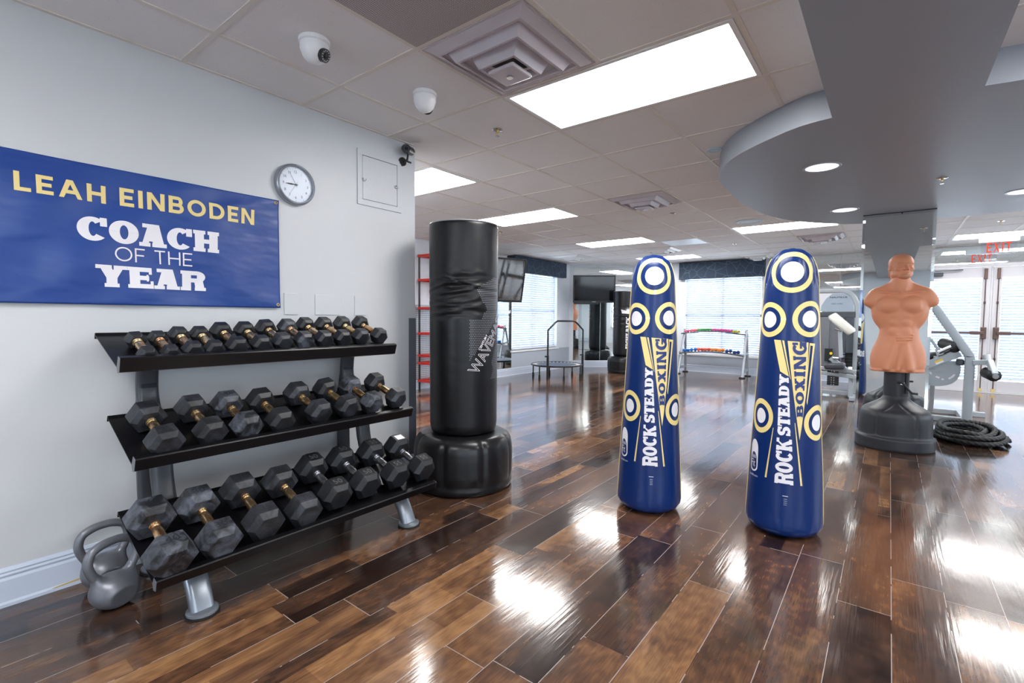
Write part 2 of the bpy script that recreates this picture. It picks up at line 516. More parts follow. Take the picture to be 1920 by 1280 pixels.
def handle_mat(name, ca, cb, rough, knurl):
    s = NT(name)
    c = s.coord()
    oi = s.n('ShaderNodeObjectInfo')
    add = s.n('ShaderNodeVectorMath', operation='ADD'); s.l(c, add.inputs[0])
    sc = s.n('ShaderNodeVectorMath', operation='SCALE'); s.l(oi.outputs['Location'], sc.inputs[0]); sc.inputs['Scale'].default_value = 5.0
    s.l(sc.outputs[0], add.inputs[1])
    n1 = s.noise(add.outputs[0], 22, 4, 0.6)
    col = s.mix(s.ramp(n1.outputs[0], [(0.35, (0, 0, 0, 1)), (0.65, (1, 1, 1, 1))]), ca, cb)
    b = s.bsdf(Base_Color=col, Roughness=rough, Metallic=0.95)
    w = s.noise(c, 400, 1)
    s.l(s.bump(w.outputs[0], knurl, 0.002), b.inputs['Normal'])
    return s.m
M['handle_brass'] = handle_mat('worn_brass_handle', srgb(190, 140, 100), srgb(226, 206, 160), 0.24, 0.10)
M['handle_chrome'] = handle_mat('knurled_chrome_handle', srgb(150, 150, 156), srgb(214, 214, 220), 0.2, 0.3)

def valance_mat():
    s = NT('navy_patterned_fabric')
    c = s.coord()
    v = s.n('ShaderNodeTexVoronoi', feature='DISTANCE_TO_EDGE'); v.inputs['Scale'].default_value = 7
    n = s.noise(c, 3, 3)
    mixv = s.n('ShaderNodeMix', data_type='VECTOR'); mixv.inputs[0].default_value = 0.12
    s.l(c, mixv.inputs[4]); s.l(n.outputs['Color'], mixv.inputs[5]); s.l(mixv.outputs[1], v.inputs['Vector'])
    line = s.math('LESS_THAN', v.outputs['Distance'], 0.035)
    col = s.mix(n.outputs[0], srgb(28, 44, 62), srgb(42, 62, 84))
    col = s.mix(s.math('MULTIPLY', line, 0.4), col, srgb(96, 118, 140))
    s.bsdf(Base_Color=col, Roughness=0.7)
    return s.m
M['valance'] = valance_mat()

def diamond_mat():
    s = NT('diamond_plate')
    c = s.coord()
    v = s.n('ShaderNodeTexChecker'); v.inputs['Scale'].default_value = 46
    mp = s.n('ShaderNodeMapping'); mp.inputs['Rotation'].default_value = (PI / 4, 0, 0); s.l(c, mp.inputs['Vector'])
    s.l(mp.outputs[0], v.inputs['Vector'])
    b = s.bsdf(Base_Color=s.mix(v.outputs['Fac'], srgb(150, 154, 160), srgb(210, 214, 220)), Roughness=0.35, Metallic=0.7)
    s.l(s.bump(v.outputs['Fac'], 0.6, 0.003), b.inputs['Normal'])
    return s.m
M['diamond'] = diamond_mat()

def perf_mat():
    s = NT('perforated_grille')
    c = s.coord()
    sep = s.n('ShaderNodeSeparateXYZ'); s.l(c, sep.inputs[0])
    a = s.math('SUBTRACT', s.math('FRACT', s.math('MULTIPLY', sep.outputs[0], 140)), 0.5)
    bb = s.math('SUBTRACT', s.math('FRACT', s.math('MULTIPLY', sep.outputs[1], 140)), 0.5)
    d = s.math('ADD', s.math('MULTIPLY', a, a), s.math('MULTIPLY', bb, bb))
    hole = s.math('LESS_THAN', d, 0.10)
    b = s.bsdf(Base_Color=s.mix(hole, srgb(196, 188, 188), srgb(70, 64, 66)), Roughness=0.5)
    return s.m
M['perf'] = perf_mat()

def screen_mat():
    s = NT('tv_screen_glass')
    n = s.noise(s.coord(), 2, 1)
    s.bsdf(Base_Color=s.mix(n.outputs[0], srgb(8, 9, 12), srgb(12, 14, 18)), Roughness=0.07)
    return s.m
M['screen'] = screen_mat()
def gloss_screen():
    s = NT('bright_reflective_screen')
    n = s.noise(s.coord(), 2, 1)
    b = s.bsdf(Base_Color=s.mix(n.outputs[0], srgb(10, 12, 16), srgb(14, 16, 22)), Roughness=0.05)
    b.inputs['Specular IOR Level'].default_value = 1.0
    b.inputs['Coat Weight'].default_value = 1.0; b.inputs['Coat Roughness'].default_value = 0.03; b.inputs['Coat IOR'].default_value = 2.0
    return s.m
M['screen_gloss'] = gloss_screen()

def colour(name, rgb, rough=0.35):
    key = 'c_' + name
    if key not in M: M[key] = simple(name + '_vinyl_coating', srgb(*rgb), rough, var=0.05)
    return M[key]

# ------------------------------------------------------------------ lettering
def arc_quads(cx, cy, rx, ry, tx, ty, a0, a1, n=14):
    out = []
    for i in range(n):
        a = math.radians(a0 + (a1 - a0) * i / n); b = math.radians(a0 + (a1 - a0) * (i + 1) / n)
        out.append([(cx + rx * math.cos(a), cy + ry * math.sin(a)), (cx + rx * math.cos(b), cy + ry * math.sin(b)),
                    (cx + (rx - tx) * math.cos(b), cy + (ry - ty) * math.sin(b)), (cx + (rx - tx) * math.cos(a), cy + (ry - ty) * math.sin(a))])
    return out

def glyph(ch, W, t, h, sf=0.0, hs=0.15):
    """polygons of a capital letter, height 1, width W; t upright stroke, h level stroke, sf serif overhang"""
    P = []
    R = lambda a, b, c, d: P.append([(a, b), (c, b), (c, d), (a, d)])
    def stem(x, ov=(1, 1, 1, 1)):
        R(x, 0, x + t, 1)
        if sf: 
            R(x - sf * ov[0], 0, x + t + sf * ov[1], hs); R(x - sf * ov[2], 1 - hs, x + t + sf * ov[3], 1)
    def serif(xc, y, half):
        if sf: R(xc - half, y, xc + half, y + hs)
    x0 = sf
    x1 = W - sf
    if ch in 'HN M'.replace(' ', ''):
        if ch == 'H':
            stem(x0); stem(x1 - t); R(x0 + t, 0.5 - h / 2, x1 - t, 0.5 + h / 2)
        elif ch == 'N':
            tt = t * (0.72 if sf else 1)
            P.append([(x0, 1), (x0 + t * 1.05, 1), (x1, 0), (x1 - t * 1.05, 0)])
            R(x0, 0, x0 + tt, 1); R(x1 - tt, 0, x1, 1)
            if sf: R(x0 - sf, 0, x0 + tt + sf, hs); R(x0 - sf, 1 - hs, x0 + tt, 1); R(x1 - tt - sf, 1 - hs, x1 + sf, 1)
        else:
            R(x0, 0, x0 + t, 1); R(x1 - t, 0, x1, 1)
            m = W / 2
            P.append([(x0, 1), (x0 + t, 1), (m + t / 2, .15), (m - t / 2, .15)]); P.append([(x1 - t, 1), (x1, 1), (m + t / 2, .15), (m - t / 2, .15)])
    elif ch == 'A':
        tl = t * (0.62 if sf else 0.95); tr = t * (1.12 if sf else 0.95)
        m = W / 2
        P.append([(x0, 0), (x0 + tl, 0), (m + tl * 0.45, 1), (m - tl * 0.75, 1)])
        P.append([(x1 - tr, 0), (x1, 0), (m + tr * 0.55, 1), (m - tr * 0.5, 1)])
        R(x0 + tl + .06 * W, .24, x1 - tr - .03 * W, .24 + h)
        if sf:
            serif(x0 + tl / 2 + 0.02, 0, tl / 2 + sf + 0.03); serif(x1 - tr / 2, 0, tr / 2 + sf); R(m - tr * .95, 1 - hs, m + tr * 0.55, 1)
    elif ch == 'V':
        m = W / 2
        P.append([(x0, 1), (x0 + t, 1), (m + t / 2, 0), (m - t / 2, 0)]); P.append([(x1 - t, 1), (x1, 1), (m + t / 2, 0), (m - t / 2, 0)])
    elif ch == 'W':
        q = (W) / 4
        for k, (a, b) in enumerate(((1, 0), (0, 1), (1, 0), (0, 1))):
            xa = k * q * 0.92; xb = (k + 1) * q * 0.92
            P.append([(xa, a), (xa + t, a), (xb + t, b), (xb, b)])
    elif ch in 'BDRP':
        stem(x0, (1, 0, 1, 0))
        if ch == 'D':
            cx = x0 + t + (x1 - x0 - t) * 0.25
            R(x0 + t, 0, cx, h); R(x0 + t, 1 - h, cx, 1)
            P += arc_quads(cx, .5, W - cx, .5, t, h, -90, 90)
        else:
            cx = x0 + t + (x1 - x0 - t) * 0.45; ux = W - (0.06 if ch == 'B' else 0)
            lo = 0.5 - h / 2 if ch == 'B' else 0.42
            R(x0 + t, 1 - h, cx, 1); R(x0 + t, lo, cx, lo + h)
            P += arc_quads(cx, (1 + lo) / 2, ux - cx, (1 - lo) / 2, t * .95, h, -90, 90)
            if ch == 'B':
                R(x0 + t, 0, cx, h)
                P += arc_quads(cx, (lo + h) / 2, W - cx, (lo + h) / 2, t * .95, h, -90, 90)
            if ch == 'R':
                P.append([(cx - .12, lo + h * .5), (cx - .12 + t, lo + h * .5), (W - sf * .3, 0), (W - t * 1.05 - sf * .3, 0)])
                if sf: R(W - t - sf * 1.2, 0, W + sf * .3, hs)
    elif ch in 'EFL':
        stem(x0, (1, 0, 1, 0))
        if ch != 'L': R(x0 + t, 1 - h, x1, 1); R(x0 + t, .5 - h / 2, x1 - .1 * W, .5 + h / 2)
        if ch != 'F': R(x0 + t, 0, x1 if sf == 0 else W, h)
        elif sf: R(x0 + t, 0, x0 + t + sf, hs)
        if sf:
            if ch != 'L':
                R(x1 - .1, .68, x1 + .02, 1); R(x1 - .2 * W, .34, x1 - .12 * W, .66)
            if ch != 'F': R(W - .12, 0, W, .36)
    elif ch in 'CG':
        P += arc_quads(W / 2, .5, W / 2, .5, t, h, 48, 318, 26)
        if sf: R(W - t * .62 - .03, .64, W - .03, 1.0)
        if ch == 'G':
            R(W - t, .04, W, .5); R(W * .5, .5 - h * .7, W + sf, .5 + h * .05)
    elif ch == 'O':
        P += arc_quads(W / 2, .5, W / 2, .5, t, h, 0, 360, 36)
    elif ch == 'I':
        R(W / 2 - t / 2, 0, W / 2 + t / 2, 1)
        if sf: serif(W / 2, 0, t / 2 + sf); serif(W / 2, 1 - hs, t / 2 + sf)
    elif ch == 'T':
        R(W / 2 - t / 2, 0, W / 2 + t / 2, 1); R(0.02, 1 - h, W - .02, 1)
        if sf: serif(W / 2, 0, t / 2 + sf); R(0, .66, .1, 1); R(W - .1, .66, W, 1)
    elif ch == 'K':
        stem(x0)
        P.append([(x0 + t, .38), (x0 + t, .62), (x1 - t * .35, 1), (x1, 1)][::1])
        P.append([(x0 + t, .58), (x0 + t * 1.6, .66), (W, 0), (W - t * 1.2, 0)])
        if sf: serif(W - t * .6, 0, t * .6); serif(x1 - t * .2, 1 - hs, t * .55)
    elif ch == 'X':
        P.append([(x0, 1), (x0 + t * 1.15, 1), (x1, 0), (x1 - t * 1.15, 0)])
        P.append([(x0, 0), (x0 + t * .75, 0), (x1, 1), (x1 - t * .75, 1)])
        if sf:
            for xx, y in ((x0 + t * .5, 0), (x1 - t * .5, 0), (x0 + t * .5, 1 - hs), (x1 - t * .5, 1 - hs)): serif(xx, y, t * .55 + sf * .6)
    elif ch == 'Y':
        m = W / 2
        R(m - t / 2, 0, m + t / 2, .46)
        P.append([(x0, 1), (x0 + t * 1.1, 1), (m + t / 2, .42), (m - t / 2, .42)])
        P.append([(x1 - t * .75, 1), (x1, 1), (m + t / 2, .42), (m - t / 2, .42)])
        if sf: serif(m, 0, t / 2 + sf); serif(x0 + t * .5, 1 - hs, t * .6 + sf * .8); serif(x1 - t * .4, 1 - hs, t * .5 + sf * .8)
    elif ch == 'S':
        ry = .25 + h / 4
        P += arc_quads(W / 2, 1 - ry, W / 2 - .01, ry, t, h, 25, 272, 22)
        P += arc_quads(W / 2, ry, W / 2, ry, t, h, -155, 92, 22)
        if sf: R(W - t * .55 - .04, .66, W - .04, .98); R(.02, .02, .02 + t * .55, .34)
    elif ch == 'U':
        R(x0, .35, x0 + t, 1); R(x1 - t, .35, x1, 1); P += arc_quads(W / 2, .35, (x1 - x0) / 2, .35, t, h, 180, 360)
    return P

def layout(text, widths, t, h, sf=0.0, gap=0.12, space=0.45, hs=0.15):
    """list of polygons scaled so that the whole line is 1 wide x 1 high units returned with its own width"""
    P = []; x = 0
    for ch in text:
        if ch == ' ':
            x += space; continue
        W = widths.get(ch, widths['*'])
        for pg in glyph(ch, W, t, h, sf, hs): P.append([(a + x, b) for a, b in pg])
        x += W + gap
    return P, x - gap

def fit(line, u0, v0, u1, v1):
    P, w = line
    return [[(u0 + a / w * (u1 - u0), v0 + b * (v1 - v0)) for a, b in pg] for pg in P]

def text_polys(body, size=1.0, outline=0.0, offset=0.0, shear=0.0):
    """tessellated built-in font -> (verts2d, faces)"""
    cu = bpy.data.curves.new('txt', 'FONT')
    cu.body = body; cu.size = size; cu.resolution_u = 3; cu.shear = shear; cu.offset = offset
    cu.align_x = 'CENTER'; cu.align_y = 'CENTER'
    if outline > 0:
        cu.fill_mode = 'NONE'; cu.bevel_depth = outline; cu.bevel_resolution = 0
    o = bpy.data.objects.new('txt', cu)
    COL.objects.link(o)
    bpy.context.view_layer.update()
    dg = bpy.context.evaluated_depsgraph_get()
    me = bpy.data.meshes.new_from_object(o.evaluated_get(dg))
    V = [(v.co.x, v.co.y) for v in me.vertices]
    F = [tuple(p.vertices) for p in me.polygons]
    bpy.data.objects.remove(o); bpy.data.curves.remove(cu); bpy.data.meshes.remove(me)
    xs = [v[0] for v in V]; ys = [v[1] for v in V]
    cx = (min(xs) + max(xs)) / 2; cy = (min(ys) + max(ys)) / 2
    return [[(V[i][0] - cx, V[i][1] - cy) for i in f] for f in F], (max(xs) - min(xs), max(ys) - min(ys))

def text_fit(body, u0, v0, u1, v1, **k):
    P, (w, h) = text_polys(body, **k)
    cu, cv = (u0 + u1) / 2, (v0 + v1) / 2
    return [[(cu + a / w * (u1 - u0), cv + b / h * (v1 - v0)) for a, b in pg] for pg in P]

def decal(name, polys, fmap, mat, parent, step=None, parent_space=True):
    """flat polygons in (u,v) laid onto a surface through fmap(u,v)->point"""
    bm = bmesh.new()
    for k_, pg in enumerate(polys):
        if len(pg) < 3: continue
        lay = (k_ % 9) * 4e-5 if len(polys) > 1 else 0      # overlapping strokes must not share one plane
        try: bm.faces.new([bm.verts.new((a, b, lay)) for a, b in pg])
        except Exception: pass
    # same winding for every piece
    for f in bm.faces:
        f.normal_update()
        if f.normal.z < 0: f.normal_flip()
    if step:
        xs = [v.co.x for v in bm.verts]; ys = [v.co.y for v in bm.verts]
        for ax, lo, hi in ((0, min(xs), max(xs)), (1, min(ys), max(ys))):
            k = math.floor(lo / step) + 1
            while k * step < hi:
                co = [0, 0, 0]; no = [0, 0, 0]; co[ax] = k * step; no[ax] = 1
                bmesh.ops.bisect_plane(bm, geom=bm.verts[:] + bm.edges[:] + bm.faces[:], plane_co=co, plane_no=no)
                k += 1
    for v in bm.verts:
        u_, w_, z_ = v.co
        p_ = Vector(fmap(u_, w_))
        if z_ > 0:
            n_ = (Vector(fmap(u_ + 1e-3, w_)) - p_).cross(Vector(fmap(u_, w_ + 1e-3)) - p_)
            if n_.length > 0: p_ = p_ + n_.normalized() * z_
        v.co = p_
    me = bpy.data.meshes.new(name); bm.to_mesh(me); bm.free()
    me.materials.append(mat)
    for p in me.polygons: p.use_smooth = True
    return link(bpy.data.objects.new(name, me), parent)

def ellipse_poly(cx, cy, rx, ry, n=40, a0=0, a1=360):
    return [(cx + rx * math.cos(math.radians(a0 + (a1 - a0) * i / n)), cy + ry * math.sin(math.radians(a0 + (a1 - a0) * i / n))) for i in range(n)]

# ------------------------------------------------------------------ implicit surfaces (surface nets)
def smin(a, b, k):
    h = np.clip(0.5 + 0.5 * (b - a) / k, 0, 1)
    return b * (1 - h) + a * h - k * h * (1 - h)
def smax(a, b, k): return -smin(-a, -b, k)
def ell(X, Y, Z, c, r, rot=None):
    x, y, z = X - c[0], Y - c[1], Z - c[2]
    if rot is not None:      # rotation about x, y or z given as (axis, angle)
        ax, an = rot; ca, sa = math.cos(an), math.sin(an)
        if ax == 'x': y, z = ca * y + sa * z, -sa * y + ca * z
        if ax == 'y': x, z = ca * x - sa * z, sa * x + ca * z
        if ax == 'z': x, y = ca * x + sa * y, -sa * x + ca * y
    k0 = np.sqrt((x / r[0]) ** 2 + (y / r[1]) ** 2 + (z / r[2]) ** 2) + 1e-9
    k1 = np.sqrt((x / r[0] ** 2) ** 2 + (y / r[1] ** 2) ** 2 + (z / r[2] ** 2) ** 2) + 1e-9
    return k0 * (k0 - 1) / k1
def cap(X, Y, Z, a, b, ra, rb):
    a = np.array(a, float); b = np.array(b, float); d = b - a
    px, py, pz = X - a[0], Y - a[1], Z - a[2]
    h = np.clip((px * d[0] + py * d[1] + pz * d[2]) / d.dot(d), 0, 1)
    return np.sqrt((px - h * d[0]) ** 2 + (py - h * d[1]) ** 2 + (pz - h * d[2]) ** 2) - (ra + (rb - ra) * h)

def nets(fn, lo, hi, step):
    ax = [np.arange(lo[i], hi[i] + step, step) for i in range(3)]
    X, Y, Z = np.meshgrid(*ax, indexing='ij')
    S = fn(X, Y, Z)
    inside = S < 0
    n = [len(a) - 1 for a in ax]
    cnt = np.zeros(n); px = np.zeros(n + [3])
    corners = [(i, j, k) for i in (0, 1) for j in (0, 1) for k in (0, 1)]
    sl = lambda c: tuple(slice(c[d], c[d] + n[d]) for d in range(3))
    for a in corners:
        for d in range(3):
            if a[d]: continue
            b = list(a); b[d] = 1; b = tuple(b)
            sa, sb = S[sl(a)], S[sl(b)]
            cr = (sa < 0) != (sb < 0)
            t = np.where(cr, sa / (sa - sb + 1e-12), 0)
            cnt += cr
            for e in range(3):
                px[..., e] += np.where(cr, a[e] + (t if e == d else 0), 0)
    act = cnt > 0
    idx = -np.ones(n, int); idx[act] = np.arange(act.sum())
    I = np.argwhere(act)
    V = (I + px[act] / cnt[act][:, None]) * step + np.array(lo)
    F = []
    for d in range(3):
        e1, e2 = (d + 1) % 3, (d + 2) % 3
        A = [slice(None)] * 3; B = [slice(None)] * 3
        A[d] = slice(0, n[d]); B[d] = slice(1, n[d] + 1)
        A[e1] = B[e1] = slice(1, n[e1]); A[e2] = B[e2] = slice(1, n[e2])
        ia, ib = inside[tuple(A)], inside[tuple(B)]
        for flip, msk in ((0, ia & ~ib), (1, ~ia & ib)):
            Q = np.argwhere(msk)
            if not len(Q): continue
            Q[:, e1] += 1; Q[:, e2] += 1
            def g(o1, o2):
                q = Q.copy(); q[:, e1] -= o1; q[:, e2] -= o2
                return idx[q[:, 0], q[:, 1], q[:, 2]]
            q = [g(0, 0), g(1, 0), g(1, 1), g(0, 1)]
            if flip: q = q[::-1]
            F.append(np.stack(q, 1))
    return V, np.concatenate(F)

def sdf_obj(name, fn, lo, hi, step, mat, parent=None, shade=True):
    V, F = nets(fn, lo, hi, step)
    me = bpy.data.meshes.new(name)
    me.from_pydata(V.tolist(), [], F.tolist())
    me.update()
    for p in me.polygons: p.use_smooth = shade
    me.materials.append(mat)
    return link(bpy.data.objects.new(name, me), parent)

# ================================================================== ROOM SHELL
def struct(name, bm, mat, smooth=False, angle=None, parent=None):
    o = finish(name, bm, mat, parent, smooth, angle)
    if parent is None: o['kind'] = 'structure'
    return o

XR, YF = 4.6, -3.4
def room():
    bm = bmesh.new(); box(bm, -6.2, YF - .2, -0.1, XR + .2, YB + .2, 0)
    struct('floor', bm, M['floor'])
    bm = bmesh.new(); box(bm, -6.2, YF - .2, CEIL, XR + .2, YB + .2, CEIL + 0.1)
    struct('ceiling', bm, M['ceiling'])
    # near left wall: a thick block that ends at y=2.387
    bm = bmesh.new(); box(bm, -3.1, YF - .1, 0, XW, 2.387, CEIL, 0.0)
    struct('wall_left', bm, M['wall'])
    # wall closing the space behind that block
    bm = bmesh.new(); box(bm, XL - .1, 2.2, 0, -3.1, 2.387, CEIL)
    struct('wall_inner', bm, M['wall_far'])
    # far left wall with window opening  y 7.66..9.36, z .47..2.1
    bm = bmesh.new()
    wy0, wy1, wz0, wz1 = 7.64, 9.30, 0.50, 2.12
    box(bm, XL - .15, 2.2, 0, XL, wy0, CEIL); box(bm, XL - .15, wy1, 0, XL, 9.86, CEIL)
    box(bm, XL - .15, wy0, 0, XL, wy1, wz0); box(bm, XL - .15, wy0, wz1, XL, wy1, CEIL)
    struct('wall_far_left', bm, M['wall_far'])
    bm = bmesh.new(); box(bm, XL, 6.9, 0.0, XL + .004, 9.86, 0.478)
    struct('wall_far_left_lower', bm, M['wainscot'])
    # angled wall
    a = Vector((XL, 9.83, 0)); b = Vector((-4.813, YB, 0))
    d = (b - a).normalized(); nrm = Vector((d.y, -d.x, 0))
    bm = bmesh.new()
    p = [a - d * .1, b + d * .1, b + d * .1 - nrm * .12, a - d * .1 - nrm * .12]
    prism(bm, [(q.x, q.y) for q in p], 0, CEIL)
    struct('wall_angled', bm, M['wall_far'])
    # back wall: window x -3.6..-2.05 z .36..2.05 ; doors x .34...2.2 z 0..2.06
    bm = bmesh.new()
    def seg(x0, x1, z0, z1): box(bm, x0, YB, z0, x1, YB + .15, z1)
    seg(-4.85, -3.60, 0, CEIL); seg(-3.60, -2.05, 0, .36); seg(-3.60, -2.05, 2.07, CEIL); seg(-2.05, .30, 0, CEIL)
    seg(.30, 2.25, 2.07, CEIL); seg(2.25, XR + .1, 0, CEIL)
    struct('wall_back', bm, M['wall_far'])
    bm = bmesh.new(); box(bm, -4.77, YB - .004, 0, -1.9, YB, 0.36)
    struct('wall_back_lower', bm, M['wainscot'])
    # right wall and the wall behind the camera: unseen windows added for more daylight
    rw_added = [(-2.8, .9), (4.6, 6.6), (7.2, 9.8)]
    bm = bmesh.new()
    ys = [YF - .1] + [v for p in rw_added for v in p] + [YB + .1]
    for i in range(0, len(ys), 2): box(bm, XR, ys[i], 0, XR + .15, ys[i + 1], CEIL)
    for wa, wb in rw_added: box(bm, XR, wa, 0, XR + .15, wb, .7); box(bm, XR, wa, 2.2, XR + .15, wb, CEIL)
    struct('wall_right', bm, M['wall_far'])
    fw_added = [(-2.5, -1.1), (1.4, 4.3)]
    bm = bmesh.new()
    xs = [-3.0] + [v for p in fw_added for v in p] + [XR]
    for i in range(0, len(xs), 2): box(bm, xs[i], YF - .15, 0, xs[i + 1], YF, CEIL)
    for wa, wb in fw_added: box(bm, wa, YF - .15, 0, wb, YF, .7); box(bm, wa, YF - .15, 2.2, wb, YF, CEIL)
    struct('wall_front', bm, M['wall_far'])
    # baseboards
    def bb(name, pts_to, L):
        bm = bmesh.new()
        prof = [(0, 0), (.020, 0), (.020, .012), (.014, .02), (.014, .105), (.009, .115), (.013, .125), (.009, .133), (.012, .14), (.006, .150), (0, .153)]
        A = [bm.verts.new(pts_to(0, x, z)) for x, z in prof]; B = [bm.verts.new(pts_to(L, x, z)) for x, z in prof]
        n = len(prof)
        for i in range(n): bm.faces.new((A[i], A[(i + 1) % n], B[(i + 1) % n], B[i]))
        bm.faces.new(A[::-1]); bm.faces.new(B)
        return struct(name, bm, M['baseboard'])
    bb('baseboard_left', lambda s, x, z: (XW + x, YF + s, z), 2.387 - YF)
    bb('baseboard_far_left', lambda s, x, z: (XL + .004 + x, 2.39 + s, z), 9.80 - 2.39)
    bb('baseboard_angled', lambda s, x, z: tuple(a + d * s + nrm * x + Vector((0, 0, z))), (b - a).length)
    bb('baseboard_back', lambda s, x, z: (-4.77 + s, YB - .004 - x, z), 5.05)
    bl_ = [o for o in COL.objects if o.name == 'baseboard_left'][0]
    bm = bmesh.new(); prism(bm, [(.385, .016), (.40, .013), (.47, .017), (.49, .024), (.46, .023), (.41, .019)], .0141, .0146)
    for v in bm.verts: v.co = Vector((XW + v.co.z + .006, v.co.x, v.co.y))
    finish('paint_scrape', bm, simple('scraped_wood', srgb(206, 176, 110), .6), bl_)
    # window sills, valances, blinds, glass
    def window(name, T, L, z0, z1):
        """T(s, depth, z) -> point; depth>0 into the room"""
        w = empty(name); w['kind'] = 'structure'
        def bx(bm, s0, s1, d0, d1, za, zb):
            vs = box(bm, s0, d0, za, s1, d1, zb)
            for v in vs: v.co = Vector(T(v.co.x, v.co.y, v.co.z))
        bm = bmesh.new()
        for s0, s1, za, zb in ((0, .04, z0, z1), (L - .04, L, z0, z1), (0, L, z0, z0 + .04), (0, L, z1 - .04, z1), (L / 2 - .02, L / 2 + .02, z0, z1), (0, L, (z0 + z1) / 2 - .02, (z0 + z1) / 2 + .02)):
            bx(bm, s0, s1, -.13, -.09, za, zb)
        finish('window_frame', bm, M['white_paint'], w)
        bm = bmesh.new(); bx(bm, .02, L - .02, -.115, -.109, z0 + .02, z1 - .02)
        finish('pane', bm, M['glass'], w)
        bm = bmesh.new(); bx(bm, -.03, L + .05, -.10, .03, z0 - .035, z0)
        finish('window_sill', bm, M['white_paint'], w)
        return w
    for k, (wa, wb) in enumerate(rw_added): window('window_%d' % (3 + k), (lambda a_: (lambda s, dd, z: (XR - dd, a_ + s, z)))(wa), wb - wa, .7, 2.2)  # added right-wall windows, out of view, to brighten the room
    for k, (wa, wb) in enumerate(fw_added): window('window_%d' % (6 + k), (lambda a_: (lambda s, dd, z: (a_ + s, YF + dd, z)))(wa), wb - wa, .7, 2.2)  # windows added behind the camera for the same extra daylight
    window('window_1', lambda s, dd, z: (XL + dd, wy0 + s, z), wy1 - wy0, wz0, wz1)
    window('window_2', lambda s, dd, z: (-3.60 + s, YB - dd, z), 1.55, .395, 2.07)
room()

def blinds(name, T, L, z0, z1, depth, label, pitch=0.046, parent=None, tilt=50, wand=True):
    """horizontal slatted blind; T(s, d, z)"""
    root = empty(name, (0, 0, 0), 0, label, 'blinds')
    root.location = T(L / 2, depth, z0)
    inv = Vector(root.location)
    P = lambda s, d, z: Vector(T(s, d, z)) - inv
    bm = bmesh.new()
    n = int((z1 - z0 - .05) / pitch)
    ca, sa = math.cos(math.radians(tilt)), math.sin(math.radians(tilt))
    hw = 0.024
    for i in range(n):
        z = z0 + .03 + i * pitch
        rows = []
        for k in range(4):
            t = -1 + 2 * k / 3
            bow = 0.0035 * (1 - t * t)
            rows.append((depth + t * hw * ca - bow * sa, z + t * hw * sa + bow * ca))
        A = [bm.verts.new(P(.01, d, zz)) for d, zz in rows]; B = [bm.verts.new(P(L - .01, d, zz)) for d, zz in rows]
        for k in range(3): bm.faces.new((A[k], A[k + 1], B[k + 1], B[k]))
    me = bpy.data.meshes.new('slats'); bm.to_mesh(me); bm.free(); me.materials.append(M['slat'])
    for p in me.polygons: p.use_smooth = True
    link(bpy.data.objects.new('slats', me), root)
    def bx(bm, s0, s1, d0, d1, za, zb):
        vs = box(bm, s0, d0, za, s1, d1, zb)
        for v in vs: v.co = P(v.co.x, v.co.y, v.co.z)
    bm = bmesh.new(); bx(bm, 0, L, depth - .025, depth + .025, z1 - .05, z1)
    finish('head_rail', bm, M['white_plastic'], root)
    bm = bmesh.new(); bx(bm, .01, L - .01, depth - .02, depth + .02, z0, z0 + .018)
    finish('bottom_rail', bm, M['white_plastic'], root)
    bm = bmesh.new()
    for s in ([.15 * L, .5 * L, .85 * L] if L > 1 else [.2 * L, .8 * L]):
        bx(bm, s - .002, s + .002, depth + .024, depth + .026, z0, z1 - .05)
    finish('ladder_cord', bm, M['white_plastic'], root)
    return root
blinds('window_blind', lambda s, d, z: (XL + d, 7.68 + s, z), 1.58, .52, 2.12, -.03, 'white slatted blind in the window beside the tilted television')
blinds('window_blind', lambda s, d, z: (-3.58 + s, YB - d, z), 1.51, .40, 2.07, -.03, 'white slatted blind in the window behind the small coloured dumbbells')

def valance(x0, y0, x1, y1, z0, z1, label):
    bm = bmesh.new()
    box(bm, x0, y0, z0, x1, y1, z1, .004)
    o = finish('window_valance', bm, M['valance'])
    tag(o, label, 'valance', 'navy valances over the windows')
valance(XL + .001, 7.60, XL + .12, 9.50, 2.06, CEIL - .012, 'dark navy patterned valance over the window by the two televisions')
valance(-3.70, YB - .13, -2.00, YB - .001, 2.02, CEIL - .012, 'dark navy patterned valance over the window behind the coloured dumbbells')

# ceiling grid bars
def grid():
    bm = bmesh.new()
    w = .012
    z0, z1 = CEIL - .0035, CEIL
    x = GX0 - 6 * TS
    k = -6
    while GX0 + k * TS < XR:
        X = GX0 + k * TS
        y0 = 2.39 if X < XW - .0 else YF
        if X > XL: box(bm, X - w, y0, z0, X + w, YB, z1)
        k += 1
    k = -7
    while GY0 + k * TS < YB:
        Y = GY0 + k * TS
        xa = XL if Y > 2.39 else XW
        if Y > YF: box(bm, xa, Y - w, z0 - .0004, XR, Y + w, z1)
        k += 1
    # wall angle trims
    box(bm, XW, YF, z0, XW + .02, 2.387, z1); box(bm, XL, 2.39, z0, XL + .02, 9.8, z1); box(bm, -4.8, YB - .02, z0, XR, YB, z1)
    o = struct('trim_1', bm, M['tbar'])
grid()

